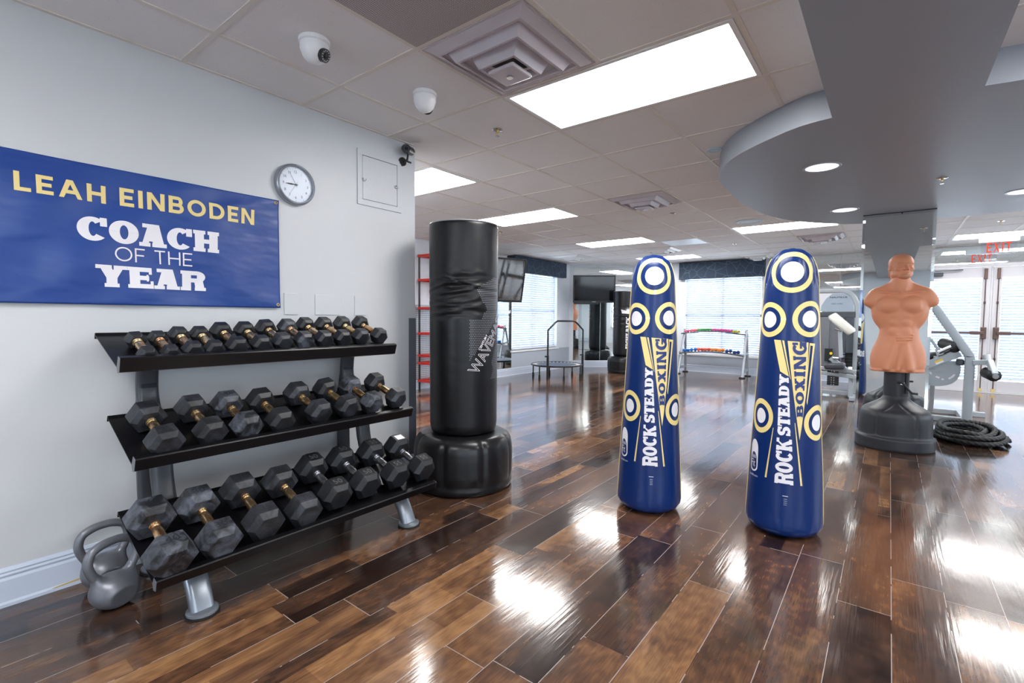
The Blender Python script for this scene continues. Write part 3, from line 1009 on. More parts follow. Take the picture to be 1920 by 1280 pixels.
# ------------------------------------------------------------------ soffit
ZS = 2.235
def soffit():
    left = [(-.28, 3.115), (-.432, 3.15), (-.615, 3.27), (-.80, 3.43), (-.93, 3.60), (-1.03, 3.82), (-1.085, 4.05), (-1.11, 4.45), (-1.115, 4.95), (-1.06, 5.50), (-.93, 5.94), (-.80, 6.2), (-.64, 6.42), (-.46, 6.60), (-.28, 6.71), (0.05, 6.79), (.35, 6.81), (.7, 6.82)]
    right = [(1.1, 6.78), (1.5, 6.6), (1.85, 6.2), (2.05, 5.6), (2.1, 4.95), (2.02, 4.3), (1.75, 3.75), (1.35, 3.4), (.9, 3.22), (.55, 3.155), (.305, 3.11)]
    sp = [(p.x, p.y) for p in smooth_path([(a, b, 0) for a, b in left + right], 5)]
    pts = sp + [(.305, YF + .01), (-.28, YF + .01)]
    bm = bmesh.new(); prism(bm, pts, ZS, CEIL - .001)
    struct('trim_2', bm, M['soffit'], True, math.radians(25))
soffit()

# ------------------------------------------------------------------ column with mirror faces
def column():
    x0, x1, y0, y1 = -.235, .302, 6.18, 6.72
    bm = bmesh.new(); box(bm, x0, y0, 0, x1, y1, ZS + .02)
    struct('wall_column', bm, M['wall_far'])
    root = empty('mirror_panel', (.034, 6.165, 0), 0, 'tall mirror panel cladding the front of the square column behind the mannequin', 'mirror')
    bm = bmesh.new()
    xs, bev = .286, .024
    z0, z1 = .01, ZS - .012
    # bevelled slab
    A = [(-xs, 0.0145, z0), (xs, 0.0145, z0), (xs, 0.0145, z1), (-xs, 0.0145, z1)]
    B = [(-xs, 0.004, z0), (xs, 0.004, z0), (xs, 0.004, z1), (-xs, 0.004, z1)]
    C_ = [(-xs + bev, 0, z0 + bev), (xs - bev, 0, z0 + bev), (xs - bev, 0, z1 - bev), (-xs + bev, 0, z1 - bev)]
    va, vb, vc = [[bm.verts.new(p) for p in q] for q in (A, B, C_)]
    bm.faces.new(va); bm.faces.new(vc[::-1])
    for i in range(4):
        j = (i + 1) % 4
        bm.faces.new((va[i], vb[i], vb[j], va[j])); bm.faces.new((vb[i], vc[i], vc[j], vb[j]))
    finish('mirror_glass', bm, M['mirror'], root)
    bm = bmesh.new(); box(bm, -xs, 0.002, z1, xs, .0145, z1 + .008)
    box(bm, .02, -.004, z1 - .012, .03, .0, z1 + .006)
    finish('clip_rail', bm, M['black_metal'], root)
    # side claddings
    for sx, lab in ((-1, 'mirror panel on the left side of the square column'), (1, 'mirror panel on the right side of the square column')):
        bm = bmesh.new()
        X = x0 - .0125 if sx < 0 else x1
        box(bm, X, 6.181, .01, X + .0125, y1, ZS - .004, .003)
        tag(finish('mirror_panel', bm, M['mirror']), lab, 'mirror')
column()

# ------------------------------------------------------------------ wall mirrors
def mirrors():
    bm = bmesh.new(); box(bm, XL + .0045, 6.6, .16, XL + .0105, 7.62, CEIL - .01, .002)
    tag(finish('wall_mirror', bm, M['mirror']), 'floor to ceiling wall mirror just left of the window by the tilted television', 'mirror')
    a = Vector((XL, 9.83, 0)); b = Vector((-4.813, YB, 0)); d = (b - a).normalized(); nrm = Vector((d.y, -d.x, 0))
    def pane(s0, s1, lab):
        bm = bmesh.new()
        R = Matrix(((d.x, nrm.x, 0, a.x), (d.y, nrm.y, 0, a.y), (0, 0, 1, 0), (0, 0, 0, 1)))
        box(bm, s0, .001, .16, s1, .007, 2.36, .002, R)
        tag(finish('wall_mirror', bm, M['mirror']), lab, 'mirror')
    pane(.10, .74, 'wall mirror on the angled wall below the wall television')
    pane(.745, 1.50, 'wall mirror on the angled wall beside the heavy bag with white lettering')
    bm = bmesh.new(); box(bm, -1.93, YB - .007, .16, -.75, YB - .001, CEIL - .01, .002)
    tag(finish('wall_mirror', bm, M['mirror']), 'wall mirror behind the cable weight machine, left pane', 'mirror')
    bm = bmesh.new(); box(bm, -.745, YB - .007, .16, .24, YB - .001, CEIL - .01, .002)
    tag(finish('wall_mirror', bm, M['mirror']), 'wall mirror behind the cable weight machine and the column, right pane', 'mirror')
    bm = bmesh.new(); box(bm, .3, YB - .007, 2.085, 3.6, YB - .001, CEIL - .012, .002)
    tag(finish('wall_mirror', bm, M['mirror']), 'low wide mirror strip above the glass double doors', 'mirror')
mirrors()

# ------------------------------------------------------------------ doors
def doors():
    bm = bmesh.new()
    y0, y1 = YB - .03, YB + .12
    box(bm, .30, y0, 0, .36, y1, 2.07, .003); box(bm, 2.19, y0, 0, 2.25, y1, 2.07, .003)
    box(bm, .30, y0 - .01, 2.03, 2.25, y1, 2.08, .003); box(bm, 1.262, y0 + .02, 0, 1.283, y1, 2.03, .002)
    box(bm, .30, y0 - .02, 0.0, 2.25, y1, .018, .003)
    struct('trim_3', bm, M['door_paint'])
    for n, (xa, xb, hinge) in enumerate(((.362, 1.258, 1), (1.287, 2.188, -1))):
        d = empty('door_%d' % (n + 1), ((xa + xb) / 2, YB, 0)); d['kind'] = 'structure'
        w = (xb - xa) / 2
        bm = bmesh.new()
        sl, sr = .10, .10
        ya, yb = 0.0, .045
        box(bm, -w, ya, .02, -w + sl, yb, 2.025, .004); box(bm, w - sr, ya, .02, w, yb, 2.025, .004)
        box(bm, -w + sl, ya, .02, w - sr, yb, .20, .004); box(bm, -w + sl, ya, 1.86, w - sr, yb, 2.025, .004)
        finish('door_leaf', bm, M['door_paint'], d)
        bm = bmesh.new(); box(bm, -w + sl, .036, .20, w - sr, .041, 1.86)
        finish('pane', bm, M['glass'], d)
        # panic hardware
        s = 1 if hinge > 0 else -1       # meeting stile side
        mx = s * (w - .06)
        p = bmesh.new()
        box(p, mx - .035, -.055, .87, mx + .035, -.002, 1.06, .008)
        finish('lock_case', p, M['brown_metal'], d)
        p = bmesh.new()
        beam(p, (mx, -.045, .965), (-s * (w - .03), -.045, .965), .05, .032, .004)
        beam(p, (mx, -.045, .965), (mx - s * .16, -.045, .965), .06, .05, .006)
        finish('push_bar', p, M['brown_metal'], d)
        p = bmesh.new()
        cyl(p, (mx, -.02, .03), (mx, -.02, .87), .007, n=10); cyl(p, (mx, -.02, 1.06), (mx, -.02, 1.98), .007, n=10)
        for z in (.55, 1.45): cyl(p, (mx, -.02, z - .02), (mx, -.02, z + .02), .014, n=12)
        box(p, mx - .02, -.035, 1.83, mx + .02, 0, 2.0, .004)
        finish('vertical_rod', p, M['brown_metal'], d)
        p = bmesh.new(); box(p, mx - .022, -.03, .02, mx + .022, 0, .07, .003)
        finish('floor_bolt', p, M['brass'], d)
        blinds('door_blind', (lambda xa_: (lambda s_, dd, z: (xa_ + s_, YB - dd, z)))(xa + .095), (xb - xa) - .19, .22, 1.86, -.008,
               'white slatted blind behind the glass of the %s double door' % ('left' if n == 0 else 'right'), tilt=48)
    # closer on the left door
    root = empty('door_closer', (.62, YB - .035, 1.93), 0, 'dark grey closer arm at the top of the left double door', 'door closer')
    bm = bmesh.new(); box(bm, -.20, -.04, -.03, .06, 0.03, .03, .006); finish('body', bm, M['dark_grey'], root)
    bm = bmesh.new(); beam(bm, (-.05, -.05, .05), (.30, -.02, .06), .03, .015, .003); finish('arm', bm, M['dark_grey'], root)
doors()

# ================================================================== CEILING FIXTURES
def gx(k): return GX0 + k * TS
def gy(k): return GY0 + k * TS
def troffer(kx, ky, label, nx=2, ny=1):
    x0, x1, y0, y1 = gx(kx) + .014, gx(kx + nx) - .014, gy(ky) + .014, gy(ky + ny) - .014
    root = empty('ceiling_light', ((x0 + x1) / 2, (y0 + y1) / 2, CEIL), 0, label, 'ceiling light', 'flat ceiling light panels')
    hx, hy = (x1 - x0) / 2, (y1 - y0) / 2
    bm = bmesh.new()
    f = .022
    for a in ((-hx, -hy, hx, -hy + f), (-hx, hy - f, hx, hy), (-hx, -hy + f, -hx + f, hy - f), (hx - f, -hy + f, hx, hy - f)):
        box(bm, a[0], a[1], -.008, a[2], a[3], -.0005)
    finish('frame', bm, M['white_paint'], root)
    bm = bmesh.new(); box(bm, -hx + f, -hy + f, -.0045, hx - f, hy - f, -.0015)
    finish('diffuser', bm, M['lamp'], root)
    return root
troffer(1, 2, 'largest and nearest bright ceiling light panel, beside the square air diffuser')
troffer(-3, 3, 'bright ceiling light panel half hidden by the end of the near wall')
troffer(-3, 6, 'bright ceiling light panel above the tall black bag, third from the near wall corner')
troffer(-3, 10, 'bright ceiling light panel between the black bag and the left inflatable, above the wall televisions')
troffer(-3, 14, 'farthest bright ceiling light panel, just above the left inflatable')
troffer(1, 10, 'bright ceiling light panel partly hidden behind the rounded ceiling bulkhead')
troffer(5, 14, 'bright ceiling light panel in front of the double doors')
troffer(5, 10, 'bright ceiling light panel nearer than the one by the double doors, right of the bulkhead')
troffer(5, 2, 'ceiling light panel right of the bulkhead beam')
troffer(1, -3, 'ceiling light panel behind the camera')
troffer(5, -3, 'ceiling light panel behind the camera at right')
troffer(8, 6, 'ceiling light panel far right of the bulkhead')

def tile_in(kx, ky): return gx(kx) + TS / 2, gy(ky) + TS / 2

def diffuser(kx, ky, label, clear, idx):
    cx, cy = tile_in(kx, ky)
    root = empty('air_diffuser', (cx, cy, CEIL), 0, label, 'ceiling vent')
    mt = M['frosted'] if clear else M['white_paint']
    h = TS / 2 - .015
    bm = bmesh.new()
    def ring(a, b, za, zb, t=.003):
        # sloping square ring from half-size a at za to half-size b at zb
        for s in (0, 1):
            pass
        A = [(-a, -a, za), (a, -a, za), (a, a, za), (-a, a, za)]; B = [(-b, -b, zb), (b, -b, zb), (b, b, zb), (-b, b, zb)]
        va = [bm.verts.new(p) for p in A]; vb = [bm.verts.new(p) for p in B]
        for i in range(4):
            j = (i + 1) % 4
            bm.faces.new((va[i], va[j], vb[j], vb[i]))
    # metal backing with round duct neck
    bb = bmesh.new(); box(bb, -h, -h, -.003, h, h, -.0005)
    finish('backing_plate', bb, simple_cache('vent_plate', (220, 214, 214)), root)
    bb = bmesh.new(); cyl(bb, (0, 0, -.006), (0, 0, -.0032), .13, n=40)
    finish('duct_opening', bb, M['black_plastic'], root)
    names = []
    for i, (a, b, za, zb) in enumerate(((h, h - .05, -.006, -.030), (h - .075, h - .11, -.012, -.055), (h - .15, h - .185, -.02, -.078))):
        bm = bmesh.new()
        ring(a, a - .010, za - .002, za - .002); ring(a - .010, b, za - .002, zb)
        ring(b, b - .012, zb, zb)
        me_o = finish('louvre', bm, mt, root)
        sm = me_o.modifiers.new('thick', 'SOLIDIFY'); sm.thickness = .003
    bm = bmesh.new(); box(bm, -.075, -.075, -.098, .075, .075, -.078, .008)
    finish('centre_cap', bm, mt, root)
    bm = bmesh.new(); cyl(bm, (0, 0, -.105), (0, 0, -.078), .016, n=16)
    finish('screw_boss', bm, M['chrome'] if clear else M['white_paint'], root)
    return root
_sc = {}
def simple_cache(n, rgb, rough=.5, metal=0.0):
    if n not in _sc: _sc[n] = simple(n, srgb(*rgb), rough, metal)
    return _sc[n]
diffuser(1, 1, 'large stepped square air diffuser next to the nearest light panel', True, 0)
diffuser(0, 6, 'stepped square ceiling vent midway above the gap between bag and left inflatable', True, 1)
diffuser(2, 12, 'stepped square ceiling vent behind the rounded bulkhead, right of the inflatables', True, 2)
diffuser(-2, 12, 'stepped square ceiling vent just above the left inflatable', False, 3)
diffuser(0, 15, 'stepped square ceiling vent above the window with the coloured dumbbells', False, 4)
diffuser(-5, 12, 'stepped square ceiling vent near the wall television on the left', False, 5)

def grille():
    x0, x1, y0, y1 = gx(1) + .013, gx(3) - .013, gy(0) + .013, gy(1) - .013
    bm = bmesh.new(); box(bm, x0, y0, CEIL - .006, x1, y1, CEIL - .0005)
    tag(finish('return_air_grille', bm, M['perf']), 'grey perforated return air panel at the top edge of the photo', 'ceiling vent')
grille()

def lens_panel():
    cx, cy = tile_in(-1, 11)
    bm = bmesh.new(); h = TS / 2 - .014
    box(bm, cx - h, cy - h, CEIL - .004, cx + h, cy + h, CEIL - .0005)
    tag(finish('ceiling_panel', bm, simple_cache('pale_panel', (214, 232, 250), .3)), 'pale blue-white unlit square panel in the ceiling above the left inflatable', 'ceiling panel')
lens_panel()

def dome_camera(x, y, rz, label, look, s=1.0):
    root = empty('dome_camera', (x, y, CEIL), rz, label, 'security camera')
    bm = bmesh.new()
    revolve(bm, [(.062 * s, 0), (.066 * s, -.004 * s), (.066 * s, -.018 * s), (.060 * s, -.022 * s), (0, -.022 * s)], 40)
    finish('base_ring', bm, M['white_plastic'], root, True, math.radians(40))
    bm = bmesh.new()
    revolve(bm, [(.060 * s, -.0225 * s), (.061 * s, -.045 * s), (.057 * s, -.056 * s), (.050 * s, -.075 * s), (.036 * s, -.093 * s), (.016 * s, -.103 * s), (0, -.105 * s)], 40)
    b = finish('dome_housing', bm, M['white_plastic'], root, True, math.radians(60))
    bm = bmesh.new()
    dr = Vector(look).normalized()
    c = Vector((0, 0, -.052 * s))
    cyl(bm, c + dr * .03 * s, c + dr * .064 * s, .030 * s, .028 * s, 32)
    hs_ = finish('lens_ring', bm, M['black_plastic'], root, True, math.radians(40))
    bm = bmesh.new(); cyl(bm, c + dr * .0642 * s, c + dr * .068 * s, .013 * s, .010 * s, 24)
    finish('lens', bm, M['lens'], hs_, True, math.radians(40))
    Mx, _ = frame_at(c + dr * .0642 * s, c + dr * .07 * s)
    for k in range(12):
        a = 2 * PI * k / 12
        p = Mx @ Vector((.021 * s * math.cos(a), .021 * s * math.sin(a), 0)); q = Mx @ Vector((.021 * s * math.cos(a), .021 * s * math.sin(a), .001))
        bm = bmesh.new(); cyl(bm, p, q, .0022 * s, n=8)
        finish('infrared_led', bm, M['white_plastic'], hs_)
    return root
dome_camera(-2.066, 1.212, 0, 'white dome ceiling camera with dark lens facing the room, left of two', (.85, .35, -.42))
dome_camera(-2.061, 1.858, 0, 'white dome ceiling camera showing no lens, right of two', (-.5, .8, -.25))

def bullet():
    root = empty('bullet_camera', (XW, 2.27, 2.275), 0, 'black bullet security camera on the end corner of the near wall', 'security camera')
    bm = bmesh.new(); cyl(bm, (0, 0, -.02), (.012, 0, -.02), .030, n=24); finish('mount_disc', bm, M['black_plastic'], root, True, .6)
    bm = bmesh.new(); cyl(bm, (.01, 0, -.02), (.045, .01, -.015), .008, n=12); cyl(bm, (.045, .01, -.018), (.05, .015, .035), .007, n=12); cyl(bm, (.038, .0, -.02), (.058, .035, -.03), .006, n=10)
    finish('bracket', bm, M['black_plastic'], root, True, .6)
    bm = bmesh.new()
    a, b = Vector((.03, .06, .06)), Vector((.085, -.03, .045))
    cyl(bm, a, b, .027, .030, 28)
    h = finish('housing', bm, M['black_plastic'], root, True, .6)
    bm = bmesh.new(); cyl(bm, b, b + (b - a).normalized() * .012, .031, .031, 28, False); cyl(bm, b + (b - a).normalized() * .001, b + (b - a).normalized() * .003, .024, n=24)
    finish('hood', bm, M['black_metal'], root, True, .6)
    bm = bmesh.new(); cyl(bm, b + (b - a).normalized() * .003, b + (b - a).normalized() * .006, .011, n=20)
    finish('lens', bm, M['lens'], root, True, .6)
bullet()

def sprinkler(x, y, z, label, recessed=False):
    root = empty('fire_sprinkler', (x, y, z), 0, label, 'sprinkler')
    bm = bmesh.new(); revolve(bm, [(.036, 0), (.036, -.003), (.028, -.007), (.014, -.008), (0, -.008)], 28)
    finish('escutcheon', bm, M['chrome'], root, True, .7)
    if not recessed:
        bm = bmesh.new(); cyl(bm, (0, 0, -.008), (0, 0, -.02), .009, n=14); beam(bm, (-.010, 0, -.02), (-.004, 0, -.042), .003, .004); beam(bm, (.010, 0, -.02), (.004, 0, -.042), .003, .004)
        finish('frame', bm, M['brass'], root)
        bm = bmesh.new(); cyl(bm, (0, 0, -.042), (0, 0, -.0445), .013, n=16)
        finish('deflector', bm, M['chrome'], root)
    else:
        bm = bmesh.new(); cyl(bm, (0, 0, -.008), (0, 0, -.011), .018, n=20)
        finish('cover_plate', bm, M['brown_metal'], root)
sprinkler(-2.073, 2.50, CEIL, 'sprinkler head on the ceiling just left of the nearest light panel')
sprinkler(-2.04, 5.667, CEIL, 'flat sprinkler head beyond the middle ceiling vent', True)
sprinkler(-2.05, 8.58, CEIL, 'small sprinkler head on the ceiling above the gap between the inflatables')
sprinkler(-4.49, 5.48, CEIL, 'small sprinkler head just right of the top of the tall black bag')
sprinkler(.274, 4.906, ZS, 'sprinkler head under the ceiling bulkhead above the mannequin')
sprinkler(1.04, 8.465, CEIL, 'sprinkler head on the ceiling in front of the exit sign')

def downlight(x, y, z, r, label):
    root = empty('downlight', (x, y, z), 0, label, 'recessed light', 'round lights in the bulkhead')
    bm = bmesh.new(); revolve(bm, [(r * .84, -.001), (r * .86, -.005), (r * .97, -.005), (r, -.001), (r, -.0002)], 48, caps=False); 
    finish('trim_ring', bm, M['silver'], root, True, .6)
    bm = bmesh.new(); cyl(bm, (0, 0, -.0032), (0, 0, -.001), r * .84, n=48)
    finish('lens', bm, M['downlight'], root)
downlight(-.415, 4.07, ZS, .118, 'round recessed light in the bulkhead, nearest and leftmost')
downlight(-.385, 5.77, ZS, .118, 'round recessed light in the bulkhead just left of the mirrored column')
downlight(.84, 5.80, ZS, .118, 'round recessed light in the bulkhead at the right edge of the photo')
downlight(1.2, 4.07, ZS, .118, 'round recessed light in the bulkhead beyond the right edge')

def ceiling_speaker(x, y, label, s=1.0):
    root = empty('ceiling_speaker', (x, y, CEIL), 0, label, 'ceiling speaker')
    bm = bmesh.new(); revolve(bm, [(.16 * s, -.0002), (.16 * s, -.006), (.145 * s, -.010), (.135 * s, -.008), (0, -.008)], 48)
    finish('grille', bm, M['speaker'], root, True, .6)
    bm = bmesh.new(); revolve(bm, [(.112 * s, -.0082), (.112 * s, -.0092), (.108 * s, -.0092), (.108 * s, -.0082)], 40, caps=False)
    finish('inner_ring', bm, simple_cache('speaker_line', (120, 140, 150)), root)
ceiling_speaker(-1.44, 6.72, 'round pale blue ceiling speaker in front of the light behind the bulkhead')
ceiling_speaker(-1.047, 3.73, 'small round pale blue ceiling disc peeking out at the left tip of the bulkhead', .32)

def exit_sign():
    root = empty('exit_sign', (1.22, 10.02, CEIL), 0, 'clear exit sign with red letters hanging above the double doors', 'exit sign')
    bm = bmesh.new(); box(bm, -.21, -.045, -.075, .21, .045, -.001, .004); finish('housing', bm, M['white_plastic'], root)
    bm = bmesh.new(); box(bm, -.19, -.004, -.25, .19, .004, -.075, .002); pl = finish('clear_panel', bm, M['clear_plastic'], root)
    W = {'*': .5, 'I': .2, 'E': .5, 'X': .6, 'T': .56}
    L = layout('EXIT', W, .13, .13, gap=.16)
    decal('lettering', fit(L, -.125, -.225, .135, -.085), lambda u, v: (u, -.0046, v), M['exit_red'], root)
exit_sign()

# ================================================================== NEAR WALL ITEMS
def wl(y, z, d=0.0): return (XW + d, y, z)
def on_wall(root_y, root_z, off):
    return lambda u, v: (off, u - root_y, v - root_z)

def banner():
    y0, y1, z0, z1 = -1.55, 1.378, 1.210, 1.812
    root = empty('wall_banner', (XW, (y0 + y1) / 2, z0), 0, 'royal blue vinyl banner with gold and white lettering on the near wall', 'banner')
    ry = (y0 + y1) / 2
    def bulge(y, z):
        u = (y - y0) / (y1 - y0); v = (z - z0) / (z1 - z0)
        edge = min(1, min(u, 1 - u) * 12) * min(1, min(v + .15, 1.1 - v) * 4)
        cr = math.exp(-((v - (1 - (y1 - y) * .55 + .0)) / .07) ** 2) * math.exp(-(y1 - y) * 2.2)
        c2 = math.exp(-((v - (.0 + (y1 - y) * .8)) / .08) ** 2) * math.exp(-(y1 - y) * 2.5)
        sw = .5 + .5 * math.sin(y * 4.1 + v * 2.0)
        return .014 + edge * (.012 * sw + .005 * math.sin(y * 11 + v * 5) + .003 * math.sin(y * 19 - v * 11 + 1)) + .006 * cr + .005 * c2
    bm = bmesh.new()
    nu, nv = 420, 90
    G = []
    for i in range(nu + 1):
        col = []
        for j in range(nv + 1):
            y = y0 + (y1 - y0) * i / nu; z = z0 + (z1 - z0) * j / nv
            col.append(bm.verts.new((bulge(y, z), y - ry, z - z0)))
        G.append(col)
    for i in range(nu):
        for j in range(nv):
            bm.faces.new((G[i][j], G[i + 1][j], G[i + 1][j + 1], G[i][j + 1]))
    me = bpy.data.meshes.new('vinyl_sheet'); bm.normal_update(); bm.to_mesh(me); bm.free(); me.materials.append(M['banner'])
    for p in me.polygons: p.use_smooth = True
    sh = link(bpy.data.objects.new('vinyl_sheet', me), root)
    so = sh.modifiers.new('t', 'SOLIDIFY'); so.thickness = .0008; so.offset = -1
    fm = lambda u, v: (bulge(u, v) + .0022, u - ry, v - z0)
    W = {'*': .72, 'I': .22, 'L': .62, 'E': .66, 'A': .98, 'H': .84, 'N': .86, 'O': 1.04, 'D': .90, 'B': .80}
    a = layout('LEAH', W, .215, .2, gap=.2); b = layout('EINBODEN', W, .215, .2, gap=.2)
    decal('gold_lettering', fit(a, .325, 1.652, .612, 1.728), fm, M['banner_gold'], root, .012)
    decal('gold_lettering', fit(b, .661, 1.655, 1.242, 1.735), fm, M['banner_gold'], root, .012)
    WS = {'*': 1.0, 'C': 1.08, 'O': 1.12, 'A': 1.1, 'H': 1.18, 'Y': 1.12, 'E': 1.0, 'R': 1.12}
    c = layout('COACH', WS, .40, .2, .07, gap=.02, hs=.17)
    d = layout('YEAR', WS, .40, .21, .07, gap=.03, hs=.17)
    WT = {'*': .72, 'O': 1.04, 'F': .62, 'T': .72, 'H': .80, 'E': .64}
    e = layout('OF THE', WT, .10, .10, gap=.16, space=.42)
    decal('white_lettering', fit(c, .508, 1.484, 1.062, 1.588) + fit(d, .566, 1.288, .998, 1.384) + fit(e, .634, 1.406, .940, 1.470), fm, M['white_print'], root, .012)
    for (y, z) in ((1.361, 1.797), (1.364, 1.228)):
        x = bulge(y, z)
        bm = bmesh.new()
        pr_ = [(.0045, x), (.0045, x + .002), (.007, x + .0035), (.0095, x + .002), (.0095, x)]
        revolve(bm, pr_, 24, caps=False)
        for v in bm.verts: v.co = Vector((v.co.z, v.co.x + y - ry, v.co.y + z - z0))
        finish('grommet', bm, M['brass'], root, True, .8)
banner()

def clock():
    cy, cz, R = 1.477, 1.921, .117
    root = empty('wall_clock', (XW, cy, cz), 0, 'round silver-rimmed analogue clock on the near wall', 'clock')
    def rev(prof, n=64, caps=True):
        bm = bmesh.new(); revolve(bm, prof, n, caps=caps)
        for v in bm.verts: v.co = Vector((v.co.z, v.co.x, v.co.y))
        return bm
    finish('rim', rev([(R * .9, .001), (R, .001), (R, .022), (R * .975, .032), (R * .95, .034), (R * .93, .031), (R * .905, .036), (R * .87, .037), (R * .85, .031), (R * .845, .02)], 64, False), M['silver_ring'], root, True, .7)
    dial = finish('dial', rev([(R * .86, .018), (R * .86, .0205), (0, .0205)]), M['clock_face'], root)
    polys = []
    # y grows away from the camera: on this wall right-hand side = +y
    for k in range(12):
        a = PI / 2 - k * PI / 6
        n = 12 if k == 0 else k
        P, (w, h) = text_polys(str(n), 1.0)
        s = .021
        for pg in P: polys.append([(p * s + R * .62 * math.cos(a), q * s + R * .62 * math.sin(a)) for p, q in pg])
    for k in range(60):
        a = 2 * PI * k / 60; L = .006 if k % 5 == 0 else .003; w = .0011 if k % 5 == 0 else .0005
        c, s_ = math.cos(a), math.sin(a); r1 = R * .82; r0 = r1 - L
        polys.append([(r0 * c - w * s_, r0 * s_ + w * c), (r1 * c - w * s_, r1 * s_ + w * c), (r1 * c + w * s_, r1 * s_ - w * c), (r0 * c + w * s_, r0 * s_ - w * c)])
    decal('numerals', polys, lambda u, v: (.0211, u, v), M['dark_print'], dial)
    def hand(name, deg, L, w, tail, x, spade=False):
        a = math.radians(90 - deg)
        c, s_ = math.cos(a), math.sin(a)
        bm = bmesh.new()
        pts = [(-tail, -w), (L * .25, -w), (L * .45, -w * 2.2), (L * .95, -w * .5), (L, 0), (L * .95, w * .5), (L * .45, w * 2.2), (L * .25, w), (-tail, w)] if spade else [(-tail, -w), (L, -w * .5), (L, w * .5), (-tail, w)]
        prism(bm, [(p * c - q * s_, p * s_ + q * c) for p, q in pts], x, x + .0008)
        for v in bm.verts: v.co = Vector((v.co.z, v.co.x, v.co.y))
        finish(name, bm, M['dark_print'], root)
    hand('hour_hand', 268, .062, .0026, .012, .0225, True)
    hand('minute_hand', 330, .078, .0010, .014, .0242)
    hand('second_hand', 214, .070, .0006, .020, .0256)
    bm = bmesh.new(); cyl(bm, (.0205, 0, 0), (.0272, 0, 0), .0035, n=16); finish('hub', bm, M['dark_print'], root)
    finish('glass_cover', rev([(R * .85, .0285), (R * .85, .0295), (0, .0295)]), M['thin_glass'], root)
clock()

def access_panel():
    y0, y1, z0, z1 = 1.902, 2.258, 1.895, 2.252
    root = empty('access_panel', (XW, (y0 + y1) / 2, z0), 0, 'square white access panel high on the near wall beside the corner camera', 'access panel')
    cy = (y0 + y1) / 2
    bm = bmesh.new()
    w, h = (y1 - y0) / 2, z1 - z0
    for a in ((-w, w, 0, .036), (-w, w, h - .036, h), (-w, -w + .036, .036, h - .036), (w - .036, w, .036, h - .036)):
        box(bm, .0005, a[0], a[2], .0085, a[1], a[3], .001)
    finish('frame', bm, M['wall'], root)
    bm = bmesh.new(); box(bm, .0005, -w + .036, .036, .002, w - .036, h - .036)
    finish('shadow_gap', bm, M['dark_grey'], root)
    bm = bmesh.new(); box(bm, .002, -w + .039, .039, .0075, w - .039, h - .039, .001)
    d = finish('door', bm, M['wall'], root)
    for y, z in ((-w + .046, .17), (w - .05, .175)):
        bm = bmesh.new()
        pts = [(.012, y + .016 * math.cos(a), z + .016 * math.sin(a)) for a in [math.radians(t) for t in range(180, 371, 15)]]
        sweep(bm, pts, circ(.0022, 8)); cyl(bm, (.0075, y, z), (.012, y, z), .006, n=12)
        beam(bm, (.010, y, z), (.012, y + (.02 if y > 0 else -.012), z - .014), .004, .003)
        finish('latch_ring', bm, M['chrome'] if y > 0 else M['silver'], d, True, .7)
access_panel()

def plate(y0, y1, z0, z1, label):
    bm = bmesh.new(); box(bm, XW + .0002, y0, z0, XW + .006, y1, z1, .002)
    tag(finish('blank_wall_plate', bm, M['wall']), label, 'wall plate', 'blank wall plates')
plate(1.407, 1.488, 1.172, 1.298, 'small blank wall plate nearest to the blue banner')
plate(1.597, 1.766, 1.172, 1.296, 'wide double blank wall plate above the top shelf')
plate(1.872, 1.960, 1.172, 1.298, 'small blank wall plate above the right end of the top shelf')

def outlet():
    root = empty('wall_outlet', (XW, 1.93, .43), 0, 'ivory wall outlet behind the rack below the middle shelf', 'outlet')
    bm = bmesh.new(); box(bm, .0002, -.035, -.057, .006, .035, .057, .002); finish('cover_plate', bm, M['ivory'], root)
    for z in (-.022, .022):
        bm = bmesh.new(); box(bm, .006, -.016, z - .013, .008, .016, z + .013, .001); finish('socket', bm, simple_cache('outlet_dark', (120, 112, 84)), root)
outlet()
bm = bmesh.new()
box(bm, XW + .0002, 2.325, 0.154, XW + .004, 2.391, 1.155, .001); box(bm, XW - .06, 2.3875, 0.0, XW + .004, 2.391, 1.155, .001)
tag(finish('corner_guard', bm, M['corner_guard']), 'dark grey vinyl corner guard on the end of the near wall behind the black bag', 'corner guard')

